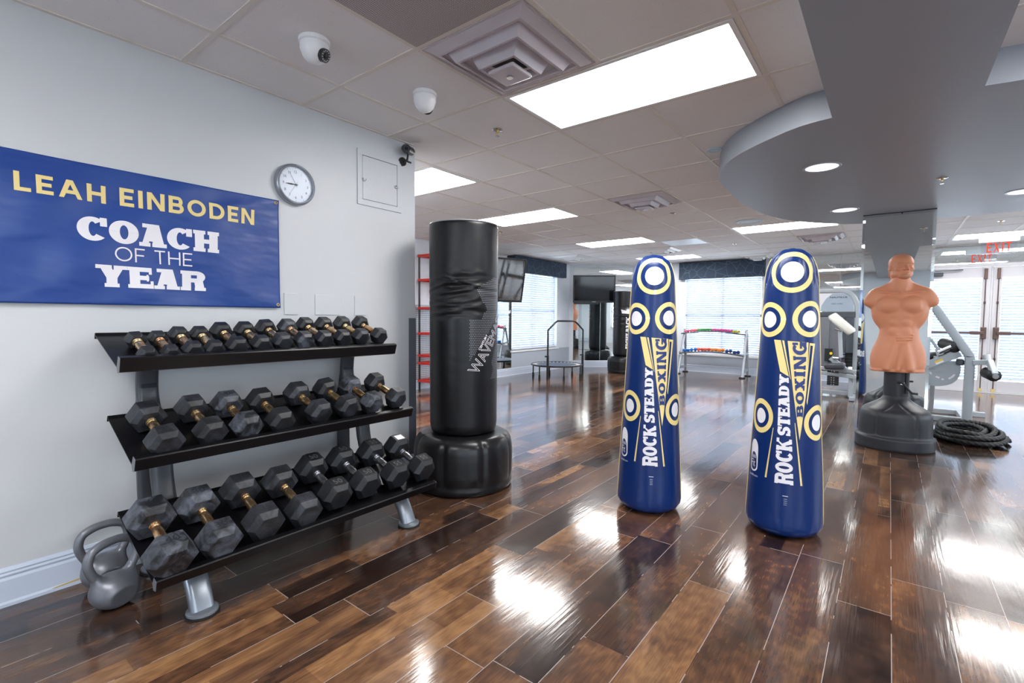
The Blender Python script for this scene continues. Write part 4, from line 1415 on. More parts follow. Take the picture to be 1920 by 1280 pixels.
# ================================================================== DUMBBELL RACK
SHELF = [(-2.355, .950, -2.685, 1.075, 'top'), (-2.205, .590, -2.535, .735, 'mid'), (-2.005, .203, -2.43, .358, 'low')]
RY0, RY1 = .548, 1.878
def rack():
    root = empty('dumbbell_rack', (-2.3, 1.213, 0), 0, 'black three-tier dumbbell rack with grey legs against the near wall', 'dumbbell rack')
    O = Vector((-2.3, 1.213, 0))
    for i, (xf, zf, xb, zb, nm) in enumerate(SHELF):
        bm = bmesh.new()
        d = Vector((xf - xb, 0, zf - zb)).normalized(); up = Vector((-d.z, 0, d.x))
        if up.z < 0: up = -up
        t = .004
        KH = .050 if i == 0 else (.042 if i == 1 else .030)
        # profile of the tray: rolled back lip, sloping deck, small front kerb, front face
        P = [Vector((xb, 0, zb)) - d * .016 - up * .020, Vector((xb, 0, zb)) - d * .016 + up * .004, Vector((xb, 0, zb)) - d * .010 + up * .009, Vector((xb, 0, zb)) + d * .004,
             Vector((xf, 0, zf)) - d * .030, Vector((xf, 0, zf)) - d * .024 + up * KH, Vector((xf, 0, zf)) - d * .002 + up * (KH + .002), Vector((xf, 0, zf)) + up * (KH - .002) + d * .002,
             Vector((xf + .002, 0, zf - .008)), Vector((xf - .02, 0, zf - .012))]
        P = [p - O * Vector((1, 0, 0)).x if False else Vector((p.x - O.x, 0, p.z)) for p in P]
        Q = []
        for k, p in enumerate(P):
            a = P[max(k - 1, 0)]; b = P[min(k + 1, len(P) - 1)]
            tn = (b - a).normalized(); nn = Vector((-tn.z, 0, tn.x))
            Q.append(p + nn * (-t))
        prof = P + Q[::-1]
        ya, yb = RY0 - O.y, RY1 - O.y
        A = [bm.verts.new((p.x, ya, p.z)) for p in prof]; B = [bm.verts.new((p.x, yb, p.z)) for p in prof]
        n = len(prof)
        for k in range(n): bm.faces.new((A[k], A[(k + 1) % n], B[(k + 1) % n], B[k]))
        m = len(P)
        for k in range(m - 1):
            j = n - 1 - k
            bm.faces.new((A[k], A[j], A[j - 1], A[k + 1])); bm.faces.new((B[k], B[k + 1], B[j - 1], B[j]))
        finish('shelf', bm, M['shelf_black'], root)
        # closed silver-edged end caps of the front channel
        for y in (ya - .0015, yb):
            bm = bmesh.new()
            e = [P[5], P[6], P[7], P[8], P[9], P[4]]
            c1 = [bm.verts.new((p.x, y, p.z)) for p in e]; c2 = [bm.verts.new((p.x, y + .0015, p.z)) for p in e]
            bm.faces.new(c1); bm.faces.new(c2[::-1])
            for k in range(6): bm.faces.new((c1[k], c1[(k + 1) % 6], c2[(k + 1) % 6], c2[k]))
            finish('end_cap', bm, simple_cache('edge_grey', (120, 122, 130), .35, .4), root)
    sec = rrect(.048, .085, .02, 4)
    for y in (.72 - O.y, 1.755 - O.y):
        fp = smooth_path([(-2.085, y, .012), (-2.125, y, .09), (-2.20, y, .175), (-2.33, y, .265), (-2.45, y, .335), (-2.495, y, .43), (-2.52, y, .54), (-2.60, y, .68), (-2.665, y, .80), (-2.655, y, .93), (-2.62, y, 1.02)], 6)
        fp = [Vector((p.x - O.x, p.y, p.z)) for p in fp]
        low = [p for p in fp if p.z <= .20]; hi = [p for p in fp if p.z >= .19]
        bm = bmesh.new(); sweep(bm, low, sec, upv=(1, 0, 0)); l = finish('front_leg', bm, M['foot_silver'], root, True, .7)
        bm = bmesh.new(); sweep(bm, hi, sec, upv=(1, 0, 0)); finish('upright', bm, M['rack_grey'], root, True, .7)
        rp = [(-2.625 - O.x, y, .012), (-2.69 - O.x, y, .16), (-2.712 - O.x, y, .40), (-2.70 - O.x, y, .70), (-2.66 - O.x, y, .86)]
        bm = bmesh.new(); sweep(bm, smooth_path(rp, 5), rrect(.045, .075, .015, 4), upv=(1, 0, 0)); r_ = finish('rear_leg', bm, M['rack_grey'], root, True, .7)
        for par, x in ((l, -2.085), (r_, -2.62)):
            bm = bmesh.new(); revolve(bm, [(0, .006), (.052, .006), (.056, .010), (.056, .018), (.050, .022), (.03, .024), (0, .024)], 36, c=(x - O.x, y))
            finish('foot_plate', bm, M['foot_silver'], par, True, .6)
            bm = bmesh.new(); revolve(bm, [(0, 0), (.060, 0), (.060, .006), (.057, .0075), (0, .0075)], 36, c=(x - O.x, y))
            finish('rubber_foot', bm, M['rubber_pad'], par, True, .6)
    bm = bmesh.new(); beam(bm, (-2.47 - O.x, .72 - O.y, .30), (-2.47 - O.x, 1.755 - O.y, .30), .05, .05, .006); finish('cross_bar', bm, M['rack_grey'], root)
rack()

# ------------------------------------------------------------------ dumbbells
def hex_head(bm, ap, L, ch):
    """hexagonal block along X, centred; ap = half across flats, flat side down, chamfered both ends"""
    R = ap / math.cos(PI / 6)
    secs = [(-L / 2, ap - ch), (-L / 2 + ch * 1.1, ap), (L / 2 - ch * 1.1, ap), (L / 2, ap - ch)]
    rings = []
    for x, a in secs:
        r = a / math.cos(PI / 6)
        rings.append([bm.verts.new((x, r * math.cos(PI / 3 * k), r * math.sin(PI / 3 * k))) for k in range(6)])
    for a, b in zip(rings[:-1], rings[1:]):
        for k in range(6): bm.faces.new((a[k], a[(k + 1) % 6], b[(k + 1) % 6], b[k]))
    bm.faces.new(rings[0][::-1]); bm.faces.new(rings[-1])

_protos = {}
def dumbbell_proto(ap, hl, grip, rub, hmat, num, recess):
    """grip = distance between head centres"""
    root = bpy.data.objects.new('hex_dumbbell', None); root.empty_display_size = .1
    COL.objects.link(root)
    for s in (-1, 1):
        bm = bmesh.new()
        hex_head(bm, ap, hl, ap * .30)
        for v in bm.verts: v.co.x += s * grip / 2
        h = finish('head', bm, M[rub], root)
        bv = h.modifiers.new('b', 'BEVEL'); bv.width = .0022; bv.segments = 2; bv.limit_method = 'ANGLE'
        # moulded weight number on the flat that faces up; reads from the front
        tw, th = ap * .62, hl * .42
        P, (w, hh) = text_polys(num, 1.0)
        sc = min(tw / w, th / hh)
        z = ap
        # text right = +Y, text up = -X (towards the wall)
        polys = [[(q * sc, p * sc) for p, q in pg] for pg in P]
        decal('weight_number', polys, (lambda z_, s_: (lambda u, v: (s_ * grip / 2 - u, v, z_ + .0006)))(z, s), M['num_dark'] if not recess else M['num_grey'], h)
        if recess:
            decal('number_recess', [[(-hl * .28, -ap * .42), (hl * .28, -ap * .42), (hl * .28, ap * .42), (-hl * .28, ap * .42)]], (lambda z_, s_: (lambda u, v: (s_ * grip / 2 + u, v, z_ + .0003)))(z, s), M['dark_recess'], h)
            bm = bmesh.new()
            a, b = hl * .30, ap * .40
            for q in ((-a, -b, a, -b + .0025), (-a, b - .0025, a, b), (-a, -b, -a + .0025, b), (a - .0025, -b, a, b)):
                box(bm, q[0] + s * grip / 2, q[1], ap - .001, q[2] + s * grip / 2, q[3], ap + .0012)
            finish('number_frame', bm, M['rubber_clean'], h)
    # contoured handle
    g = grip / 2 - hl / 2 + .004
    r = .0172
    prof = []
    N = 44
    for i in range(N + 1):
        t = -1 + 2 * i / N
        x = t * g
        a = abs(t)
        rr = r * (1.12 - .35 * a ** 2) if a < .58 else r * (.74 if a < .72 else (1.0 if a < .80 else .78))
        if a > .90: rr = r * 1.12
        prof.append((rr, x))
    bm = bmesh.new(); revolve(bm, prof, 20)
    for v in bm.verts: v.co = Vector((v.co.z, v.co.x, v.co.y))
    finish('handle', bm, M[hmat], root, True, .7)
    return root
M['num_dark'] = simple('moulded_number', srgb(26, 27, 31), .5, var=.05)
M['dark_recess'] = simple('moulded_recess', srgb(16, 16, 18), .5)
M['num_grey'] = simple('moulded_number_rim', srgb(98, 100, 106), .5, var=.05)

def place_dumbbell(key, args, bx, by, fx, fy, shelf, ap, label, group, roll=0.0):
    xf, zf, xb, zb, nm = SHELF[shelf]
    slope = math.atan2(zb - zf, xf - xb)     # rises towards the wall
    if key not in _protos:
        o = dumbbell_proto(*args); _protos[key] = o
    else:
        o = copy_tree(_protos[key])
    cx, cy = (bx + fx) / 2, (by + fy) / 2
    # height of the deck under the centre, lifted by the apothem along the deck normal
    m = (zb - zf) / (xb - xf)
    z = zf + m * (cx - xf)
    n = Vector((math.sin(slope), 0, math.cos(slope)))
    p = Vector((cx, cy, z)) + n * (ap + .0035)
    yaw = math.atan2(fy - by, fx - bx)
    Rm = Matrix.Rotation(0, 4, 'Z') @ Matrix.Rotation(slope, 4, 'Y') @ Matrix.Rotation(yaw, 4, 'Z') @ Matrix.Rotation(roll, 4, 'X')
    o.rotation_mode = 'XYZ'
    o.location = p
    o.rotation_euler = Rm.to_euler('XYZ')
    tag(o, label, 'dumbbell', group)
    return o

ordn = ['leftmost', 'second from the left', 'third from the left', 'fourth from the left', 'fifth from the left', 'sixth from the left', 'sixth from the right', 'fifth from the right', 'fourth from the right', 'third from the right', 'second from the right', 'rightmost']
TOP = [(-2.557, .649), (-2.563, .731), (-2.587, .818), (-2.590, .905), (-2.611, 1.006), (-2.618, 1.119), (-2.635, 1.232), (-2.645, 1.355), (-2.668, 1.471), (-2.675, 1.590), (-2.682, 1.717), (-2.686, 1.850)]
tsz = [.033, .033, .037, .037, .042, .042, .044, .044, .044, .044, .045, .045]
tnum = ['5', '5', '8', '8', '10', '10', '12', '12', '12', '12', '15', '15']
tch = ['rubber_clean', 'rubber_clean', 'rubber_clean', 'rubber_clean', 'rubber_clean', 'rubber_clean', 'rubber_mid', 'rubber_chalk', 'rubber_clean', 'rubber_clean', 'rubber_mid', 'rubber_clean']
for i, (bx, by) in enumerate(TOP):
    ap = tsz[i]; g = (.155, .168, .180, .200)[0 if i < 2 else (1 if i < 4 else (2 if i < 8 else 3))]
    place_dumbbell(('t', ap, tch[i]), (ap, ap * 1.7, g, tch[i], 'handle_brass', tnum[i], False), bx, by, bx + g, by + .003, 0, ap,
                   ('small black hex dumbbell with brass handle on the top shelf, ' + ordn[i]) if tch[i] != 'rubber_chalk' else 'small chalky grey hex dumbbell on the top shelf, fifth from the right', 'hex dumbbells on the top shelf', roll=random.choice((0, 0, .06, -.05)))
MID = [(-2.445, .647), (-2.461, .816), (-2.457, .960), (-2.457, 1.112), (-2.474, 1.306), (-2.484, 1.474), (-2.482, 1.630), (-2.490, 1.806)]
msz = [.058, .056, .058, .056, .057, .056, .056, .055]
mnum = ['25', '25', '20', '25', '20', '20', '20', '20']
mch = ['rubber_mid', 'rubber_mid', 'rubber_chalk', 'rubber_clean', 'rubber_mid', 'rubber_mid', 'rubber_chalk', 'rubber_mid']
om = ['leftmost', 'second from the left', 'third from the left', 'fourth from the left', 'fourth from the right', 'third from the right', 'second from the right', 'rightmost']
for i, (bx, by) in enumerate(MID):
    ap = msz[i]; g = .190
    ch = 'chalk-marked' if mch[i] == 'rubber_chalk' else 'black'
    place_dumbbell(('m', ap, mch[i], mnum[i]), (ap, ap * 1.6, g, mch[i], 'handle_brass', mnum[i], False), bx, by, bx + g, by + (.010 if i < 4 else .022), 1, ap,
                   '%s hex dumbbell with brass handle on the middle shelf, %s' % (ch, om[i]), 'hex dumbbells on the middle shelf', roll=random.choice((0, .05, -.05)))
BOT = [(-2.292, .607), (-2.298, .773), (-2.312, .949), (-2.305, 1.124), (-2.338, 1.305), (-2.346, 1.479), (-2.342, 1.668), (-2.332, 1.846)]
bnum = ['40', '30', '35', '35', '50', '50', '55', '55']
bch = ['rubber_chalk', 'rubber_chalk', 'rubber_mid', 'rubber_mid', 'rubber_clean', 'rubber_clean', 'rubber_clean', 'rubber_clean']
for i, (bx, by) in enumerate(BOT):
    chrome = i >= 4
    ap = [.072, .069, .070, .068, .069, .069, .069, .068][i]; g = .236 if not chrome else .232
    ch = ('chalk-covered' if i < 2 else 'dusty black') if not chrome else 'clean black'
    hd = 'ridged chrome' if chrome else 'brass'
    place_dumbbell(('b', ap, bch[i], bnum[i]), (ap, ap * 1.55, g, bch[i], 'handle_chrome' if chrome else 'handle_brass', bnum[i], chrome), bx, by, bx + g, by - .002, 2, ap,
                   '%s hex dumbbell with %s handle on the bottom shelf, %s' % (ch, hd, om[i]), 'hex dumbbells on the bottom shelf')

last = [o for o in COL.objects if o.get('label', '').endswith('bottom shelf, rightmost')][0]
hd = [c for c in last.children if c.name.startswith('head')][0]
decal('white_sticker', [[(-.024, -.026), (.020, -.026), (.020, .026), (-.024, .026)]], lambda u, v: (-.116 - u, v, .068 + .0014), M['white_print'], hd)
# penny on the shelf
bm = bmesh.new()
n_ = Vector((math.sin(.314), 0, math.cos(.314)))
cx_, cy_ = -2.215, .700
zz = SHELF[2][1] + (SHELF[2][3] - SHELF[2][1]) / (SHELF[2][2] - SHELF[2][0]) * (cx_ - SHELF[2][0])
c0 = Vector((cx_, cy_, zz)) + n_ * .004
cyl(bm, c0, c0 + n_ * .0016, .0095, n=24)
tag(finish('coin', bm, M['copper']), 'small copper coin lying on the bottom shelf between the first two dumbbells', 'coin')

# ------------------------------------------------------------------ kettlebells
def kettlebell(x, y, rz, s, label):
    root = empty('kettlebell', (x, y, 0), rz, label, 'kettlebell', 'grey kettlebells by the wall')
    R = .082 * s
    def body(X, Y, Z):
        b = ell(X, Y, Z, (0, 0, .068 * s), (R, R, R * .86))
        b = smax(b, -(Z - .001), .010)
        return smax(b, (-Y * .96 - (Z - .068 * s) * .28) - R * .80, .003)
    sdf_obj('body', lambda X, Y, Z: smin(body(X, Y, Z), np.minimum(cap(X, Y, Z, (-.066 * s, 0, .148 * s), (-.050 * s, 0, .105 * s), .016 * s, .024 * s), cap(X, Y, Z, (.066 * s, 0, .148 * s), (.050 * s, 0, .105 * s), .016 * s, .024 * s)), .026 * s),
            (-.11 * s, -.10 * s, -.006), (.11 * s, .10 * s, .175 * s), .0038, M['kettlebell'], root)
    bm = bmesh.new()
    pts = smooth_path([(-.062 * s, 0, .135 * s), (-.080 * s, 0, .172 * s), (-.087 * s, 0, .208 * s), (-.074 * s, 0, .247 * s), (-.037 * s, 0, .266 * s), (0, 0, .270 * s), (.037 * s, 0, .266 * s), (.074 * s, 0, .247 * s), (.087 * s, 0, .208 * s), (.080 * s, 0, .172 * s), (.062 * s, 0, .135 * s)], 6)
    sweep(bm, pts, circ(.0165 * s, 18), upv=(0, 1, 0))
    finish('handle', bm, M['kettlebell'], root, True)
    return root
kettlebell(-2.415, .523, math.radians(106), .99, 'front one of two grey kettlebells standing by the baseboard')
kettlebell(-2.630, .540, math.radians(98), .99, 'rear grey kettlebell, closest to the baseboard')

# ================================================================== HEAVY BAGS
def bag_radius(th, z, R, seed, zlo=.95, zhi=1.40):
    """wrinkled cylinder; creases run round the bag in a band"""
    rnd = random.Random(seed)
    r = R
    return r
class Creases:
    def __init__(s, seed, n, zlo, zhi, amp, thc=None, spread=PI):
        rnd = random.Random(seed); s.c = []
        for k in range(n):
            s.c.append((rnd.uniform(zlo, zhi), (thc if thc is not None else 0) + rnd.uniform(-spread, spread), rnd.uniform(.35, .95), rnd.uniform(.006, .014), amp * rnd.uniform(.4, 1.0), rnd.uniform(-.05, .05), rnd.uniform(0, 6.28)))
    def __call__(s, th, z):
        v = 0
        for zc, tc, tw, zw, a, sl, ph in s.c:
            d = (th - tc + PI) % (2 * PI) - PI
            w = math.exp(-(d / tw) ** 2)
            if w < .02: continue
            q = (z - zc - sl * d - .008 * math.sin(3 * d + ph)) / zw
            v -= a * w * (math.exp(-q * q) - .6 * math.exp(-(q - 2.1) ** 2))
        return v

def heavy_bag(x, y, face, label, seed, wrinkles, bag_lo, bag_hi, R, baseR, baseH, hires=True):
    root = empty('freestanding_bag', (x, y, 0), 0, label, 'punching bag', 'black freestanding heavy bags')
    n = 160 if hires else 96
    # base: rounded drum with broad upright grooves and glossy strap-like ribs on top
    prof = []
    for t in (0, .02, .05): pass
    prof = [(0, .004), (baseR * .90, .004), (baseR * .965, .010), (baseR * .985, .025), (baseR * .99, .045), (baseR * .975, .058), (baseR * .985, .075), (baseR, .12), (baseR, .18), (baseR, .24), (baseR * .99, baseH - .09), (baseR * .965, baseH - .05), (baseR * .915, baseH - .022), (baseR * .84, baseH - .006), (baseR * .72, baseH), (baseR * .5, baseH + .004), (0, baseH + .004)]
    pp = []
    for (r0, z0), (r1, z1) in zip(prof[:-1], prof[1:]):
        k = max(1, int(math.hypot(r1 - r0, z1 - z0) / .012))
        for j in range(k): pp.append((r0 + (r1 - r0) * j / k, z0 + (z1 - z0) * j / k))
    pp.append(prof[-1])
    def rf(th, i, r, z):
        d = 0
        for k in range(8):
            a = face + PI / 8 + k * PI / 4
            q = ((th - a + PI) % (2 * PI) - PI) * baseR
            w = math.exp(-(q / .020) ** 2)
            if z > .06: d -= .010 * w * min(1, (z - .06) / .04) * min(1, r / .12)
        return r + d
    bm = bmesh.new(); revolve(bm, pp, n, rf)
    finish('base', bm, M['bag_base'], root, True, math.radians(50))
    cr = Creases(seed, wrinkles[0], wrinkles[1], wrinkles[2], wrinkles[3], wrinkles[4], wrinkles[5])
    pp = [(0, bag_lo), (R * .86, bag_lo), (R * .93, bag_lo + .008), (R * .965, bag_lo + .025), (R * .985, bag_lo + .06)]
    z = bag_lo + .07
    dz = .0065 if hires else .014
    while z < bag_hi - .03:
        t = (z - bag_lo) / (bag_hi - bag_lo)
        pp.append((R * (.985 + .02 * t), z)); z += dz
    pp += [(R * 1.004, bag_hi - .022), (R * .998, bag_hi - .010), (R * .98, bag_hi - .002), (R * .95, bag_hi), (0, bag_hi + .004)]
    def rb(th, i, r, z):
        if bag_lo + .06 < z < bag_hi - .02: return r + cr(th, z)
        return r
    bm = bmesh.new(); revolve(bm, pp, n * (2 if hires else 1), rb)
    bag = finish('bag', bm, M['bag'], root, True, math.radians(50))
    bm = bmesh.new()
    revolve(bm, [(R * .955, bag_hi + .0005), (R * .985, bag_hi - .0005), (R * 1.0, bag_hi - .006), (R * .99, bag_hi + .003), (R * .955, bag_hi + .004)], n, caps=False)
    finish('top_piping', bm, simple_cache('piping', (150, 152, 160), .3), bag, True)
    bm = bmesh.new(); revolve(bm, [(R * .60, baseH + .0), (R * .60, bag_lo + .002), (0, bag_lo + .002)], 48)
    finish('neck', bm, M['bag_base'], root, True, .6)
    Rm = lambda z: R * (.985 + .02 * (z - bag_lo) / (bag_hi - bag_lo))
    fm = lambda u, v: ((Rm(v) + cr(face + u / R, v) + .0016) * math.cos(face + u / R), (Rm(v) + cr(face + u / R, v) + .0016) * math.sin(face + u / R), v)
    return root, bag, fm

# main bag: face direction = towards the camera; u grows to the viewer's right
CX, CY = -2.345, 2.47
face = math.atan2(-CY, -CX)
bagroot, bagobj, fm = heavy_bag(CX, CY, face, 'tall black freestanding heavy bag with white lettering beside the dumbbell rack', 5,
                        (34, 1.16, 1.44, .0040, face - .1, .75), .375, 1.792, .236, .345, .372)
def in_poly(x, y, pg):
    c = False; n = len(pg)
    for i in range(n):
        x1, y1 = pg[i]; x2, y2 = pg[(i + 1) % n]
        if (y1 > y) != (y2 > y) and x < (x2 - x1) * (y - y1) / (y2 - y1 + 1e-12) + x1: c = not c
    return c
def bag_px(px, py):
    """angle/height on the bag measured from its centre line (units: centre 866, half width 62)"""
    u = math.asin(max(-1, min(1, (px - 866) / 62.5))) * .236
    z = 1.79 - (py - 440) * (1.79 - .39) / (812 - 440)
    return u, z
Z5 = lambda x, y: bag_px(740 + x / 2.2077, 380 + y / 2.2077)
Z7 = lambda x, y: bag_px(860 + x / 7.11, 560 + y / 7.11)
def chevrons():
    A = [Z5(*p) for p in ((420, 300), (326, 388), (366, 470), (345, 506), (302, 507), (300, 672), (345, 600), (400, 505), (440, 400))]
    B = [Z5(*p) for p in ((440, 480), (404, 610), (386, 680), (394, 700), (382, 745), (406, 745), (440, 700))]
    A += []
    polys = []
    s = .0118
    rows = int((1.35 - .60) / s)
    for j in range(int(.45 / s), int(1.45 / s)):
        z = j * s
        for i in range(-22, 44):
            u = (i + (.5 if j % 2 else 0)) * s
            if in_poly(u, z, A) or in_poly(u, z, B):
                # small three-armed tick pointing left
                w, L = .0011, .0042
                for a in (180, 55, -55):
                    c, q = math.cos(math.radians(a)), math.sin(math.radians(a))
                    polys.append([(u - w * q, z + w * c), (u + L * c - w * q, z + L * q + w * c), (u + L * c + w * q, z + L * q - w * c), (u + w * q, z - w * c)])
    decal('chevron_pattern', polys, fm, M['grey_print'], bagobj)
chevrons()
def slanted(polys_wh, p0, p1, height, shear=.0):
    """place a line of text (centred polys, (w,h)) along p0->p1 baseline"""
    polys, (w, h) = polys_wh
    d = Vector((p1[0] - p0[0], p1[1] - p0[1])); L = d.length; d.normalize(); nn = Vector((-d.y, d.x))
    out = []
    for pg in polys:
        q = []
        for a, b in pg:
            s = (a / w + .5) * L; t = (b / h + .5) * height
            s += shear * t
            q.append((p0[0] + d.x * s + nn.x * t, p0[1] + d.y * s + nn.y * t))
        out.append(q)
    return out
p0 = Z7(215, 1040); p1 = Z7(500, 330); 
# WAVEMASTER wraps round the side of the bag
d_ = Vector((p1[0] - p0[0], p1[1] - p0[1])); 
unit = d_.normalized(); full = (p0[0] + unit.x * .60, p0[1] + unit.y * .60)
decal('outlined_lettering', slanted(text_polys('WAVEMASTER', 1.0, outline=.013), p0, full, .075, -.25), fm, M['white_print'], bagobj, .02)
q0 = Z7(248, 740); q1 = Z7(345, 552)
decal('small_lettering', slanted(text_polys('CENTURY', 1.0, offset=.02), q0, q1, .017, -.2), fm, M['white_print'], bagobj, .02)

# bag at the far mirror
CX2, CY2 = -4.50, 9.70
face2 = math.atan2(-CY2, -CX2)
r2, b2, fm2 = heavy_bag(CX2, CY2, face2, 'black heavy bag reading FIGHT BACK in front of the angled wall mirror', 11,
                        (22, .95, 1.45, .008, face2 - .4, 1.2), .36, 1.73, .225, .33, .35, False)
WS = {'*': .95, 'F': .85, 'I': .5, 'G': 1.05, 'H': 1.1, 'T': .95, 'B': 1.0, 'A': 1.08, 'C': 1.0, 'K': 1.1}
L = fit(layout('FIGHT BACK', WS, .36, .2, .06, gap=.06, space=.4, hs=.18), 0, 0, 1, 1)
# vertical text reading upwards: text right -> +z, text up -> -u
u0 = .045
decal('white_lettering', [[(u0 + .095 - b * .095, .52 + a * .66) for a, b in pg] for pg in L], fm2, M['white_print'], b2, .02)
star = []
for k in range(7):
    a = math.radians(20 + k * 24)
    star.append([(.085 + .03 * math.cos(a - .12), 1.32 + .03 * math.sin(a - .12)), (.085 + .085 * math.cos(a), 1.32 + .085 * math.sin(a)), (.085 + .03 * math.cos(a + .12), 1.32 + .03 * math.sin(a + .12))])
emb = star + [ellipse_poly(.085, 1.32, .036, .036, 20), [(-.06, 1.345), (.11, 1.30), (.11, 1.255), (-.04, 1.262)], [(.05, 1.30), (.16, 1.29), (.16, 1.25), (.05, 1.255)], [(.10, 1.33), (.135, 1.42), (.15, 1.42), (.13, 1.32)], ellipse_poly(.142, 1.435, .022, .022, 14)]
decal('white_emblem', emb, fm2, M['white_print'], b2, .02)

# ================================================================== INFLATABLES
def inflatable(x, y, face, label, seed, tilt=0.0, lean=(0, 0)):
    root = empty('inflatable_bop_bag', (x, y, 0), 0, label, 'inflatable bag', 'navy inflatable boxing bags')
    H = 1.548
    prof = [(0, 0.012), (.10, .004), (.145, .008), (.170, .022), (.186, .045), (.1895, .075), (.188, .12), (.185, .20), (.178, .35), (.170, .50), (.162, .65), (.155, .80), (.148, .95), (.141, 1.10), (.134, 1.24), (.1305, 1.31), (.128, 1.36), (.121, 1.41), (.110, 1.455), (.094, 1.497), (.070, 1.525), (.04, 1.545), (0, H)]
    P = smooth_path([(r, 0, z) for r, z in prof], 6)
    P = [(max(p.x, 0), p.z) for p in P]; P[0] = (0, prof[0][1]); P[-1] = (0, H)
    P = [P[0]] + [q for q in P[1:-1] if q[0] > .004] + [P[-1]]
    rnd = random.Random(seed)
    tops = [(6.283 * (k_ + rnd.uniform(-.25, .25)) / 12, rnd.uniform(.14, .22), rnd.uniform(.014, .026)) for k_ in range(12)]
    lumps = [(face + rnd.uniform(-1.5, 1.5), rnd.uniform(.1, 1.2), rnd.uniform(-.0025, .0025), rnd.uniform(.1, .4), rnd.uniform(.1, .3)) for _ in range(14)]
    def rad(th, z, r):
        d = 0
        if z > 1.30:
            k = min(1, max(0, z - 1.33) / .10)
            fq = (th - face + PI) % (2 * PI) - PI
            k *= 1 - .97 * math.exp(-(fq / 1.0) ** 4)
            for a, w, am in tops:
                q = (th - a + PI) % (2 * PI) - PI
                d -= am * k * math.exp(-(q / (w * .45)) ** 2)
            d += .006 * k * math.sin(th * 13 + seed + 4 * z)
        if z < .12:
            d += .0022 * (1 - z / .12) * math.sin(th * 17 + seed) 
        for a, zc, am, w1, w2 in lumps:
            q = (th - a + PI) % (2 * PI) - PI
            d += am * math.exp(-(q / w1) ** 2 - ((z - zc) / w2) ** 2)
        return r + d * min(1, r / .05)
    bm = bmesh.new(); revolve(bm, P, 144, lambda th, i, r, z: rad(th, z, r))
    body = finish('body', bm, M['inflatable'], root, True)
    # welded side and dome seams
    zs = np.array([p[1] for p in P]); rs = np.array([p[0] for p in P])
    Rz = lambda z: float(np.interp(z, zs[1:], rs[1:]))
    def fmap(u, v):
        # u = arc length to the viewer's right, v = height
        r = max(Rz(v), .02)
        th = face + u / r
        q = rad(th, v, r) + .0018
        return (q * math.cos(th), q * math.sin(th), v)
    for k, s in enumerate((-1, 1)):
        bm = bmesh.new()
        pts = []
        for z in np.linspace(.06, 1.50, 60):
            th = face + s * PI * .47
            q = rad(th, z, Rz(z)) + .0005
            pts.append((q * math.cos(th), q * math.sin(th), z))
        sweep(bm, pts, circ(.0022, 6)); finish('side_seam', bm, M['gold_print'], body, True)
    for k in range(9):
        th = tops[k][0]
    bm = bmesh.new()
    revolve(bm, [(.020, H - .012), (.024, H - .004), (.016, H + .003), (0, H + .004)], 20); finish('top_cap', bm, M['inflatable'], body, True)
    gold, white = [], []
    def target(u, v, R, rings=(1, .74, .49), el=1.0):
        n = 44
        # outer yellow ring and white centre; the navy between is the body itself
        rg = []
        for i in range(n):
            a, b = 2 * PI * i / n, 2 * PI * (i + 1) / n
            rg.append([(u + R * math.cos(a), v + R * el * math.sin(a)), (u + R * math.cos(b), v + R * el * math.sin(b)), (u + R * rings[1] * math.cos(b), v + R * el * rings[1] * math.sin(b)), (u + R * rings[1] * math.cos(a), v + R * el * rings[1] * math.sin(a))])
        t = decal('target_ring', rg, fmap, M['gold_print'], body, .012)
        decal('target_centre', [ellipse_poly(u, v, R * rings[2], R * el * rings[2], 32)], fmap, M['white_print'], t, .012)
    target(0.0, 1.415, .110, (1, .76, .50))
    target(-.110, 1.164, .088, (1, .72, .47), 1.07); target(.096, 1.168, .090, (1, .72, .47), 1.05)
    target(-.143, .640, .075, (1, .70, .44), 1.24); target(.161, .625, .083, (1, .70, .46), 1.12)
    # starburst wedge
    gold.append([(-.077, 1.057), (-.043, 1.056), (-.0005, .866), (-.0415, .891)])
    gold.append([(-.0366, 1.055), (-.027, 1.054), (.009, .850), (.004, .862)])
    gold.append([(-.0115, 1.053), (.090, 1.046), (.0865, .80), (.0743, .68), (.068, .61), (.059, .537), (.046, .62), (.037, .68), (.0195, .80)])
    gold.append([(.096, 1.043), (.102, 1.043), (.084, .80), (.080, .78)])
    gold.append([(.118, 1.041), (.131, 1.040), (.092, .72), (.088, .74)])
    gold.append([(.102, 1.043), (.118, 1.041), (.117, 1.028), (.102, 1.030)])
    decal('starburst_print', gold, fmap, M['gold_print'], body, .03); gold = []
    gold.append([(-.067, .588), (-.064, .588), (-.092, .316), (-.102, .316)])
    gold.append([(.033, .625), (.036, .625), (.080, .300), (.070, .300)])
    gd = decal('gold_ray_print', gold, fmap, M['gold_print'], body, .03)
    # lettering that reads upwards
    WB = {'*': .95, 'B': 1.0, 'O': 1.05, 'X': 1.05, 'I': .55, 'N': 1.15, 'G': 1.08}
    b_ = fit(layout('BOXING', WB, .34, .2, .06, gap=.10, hs=.17), 0, 0, 1, 1)
    def bl(a, b):   # taper with the wedge
        lo_, hi_ = .042 + (.0095 - .042) * a, .071 + (.080 - .071) * a
        return (hi_ - b * (hi_ - lo_), .657 + a * .390)
    def fmap2(u, v):
        p = Vector(fmap(u, v)); n = Vector((p.x, p.y, 0)).normalized() * .0011
        return p + n
    decal('navy_lettering', [[bl(a, b) for a, b in pg] for pg in b_], fmap2, M['navy_print'], body, .03)
    WR = {'*': 1.0, 'R': 1.05, 'O': 1.0, 'C': 1.0, 'K': 1.12, 'S': .85, 'T': .85, 'E': .85, 'A': 1.0, 'D': .95, 'Y': 1.0}
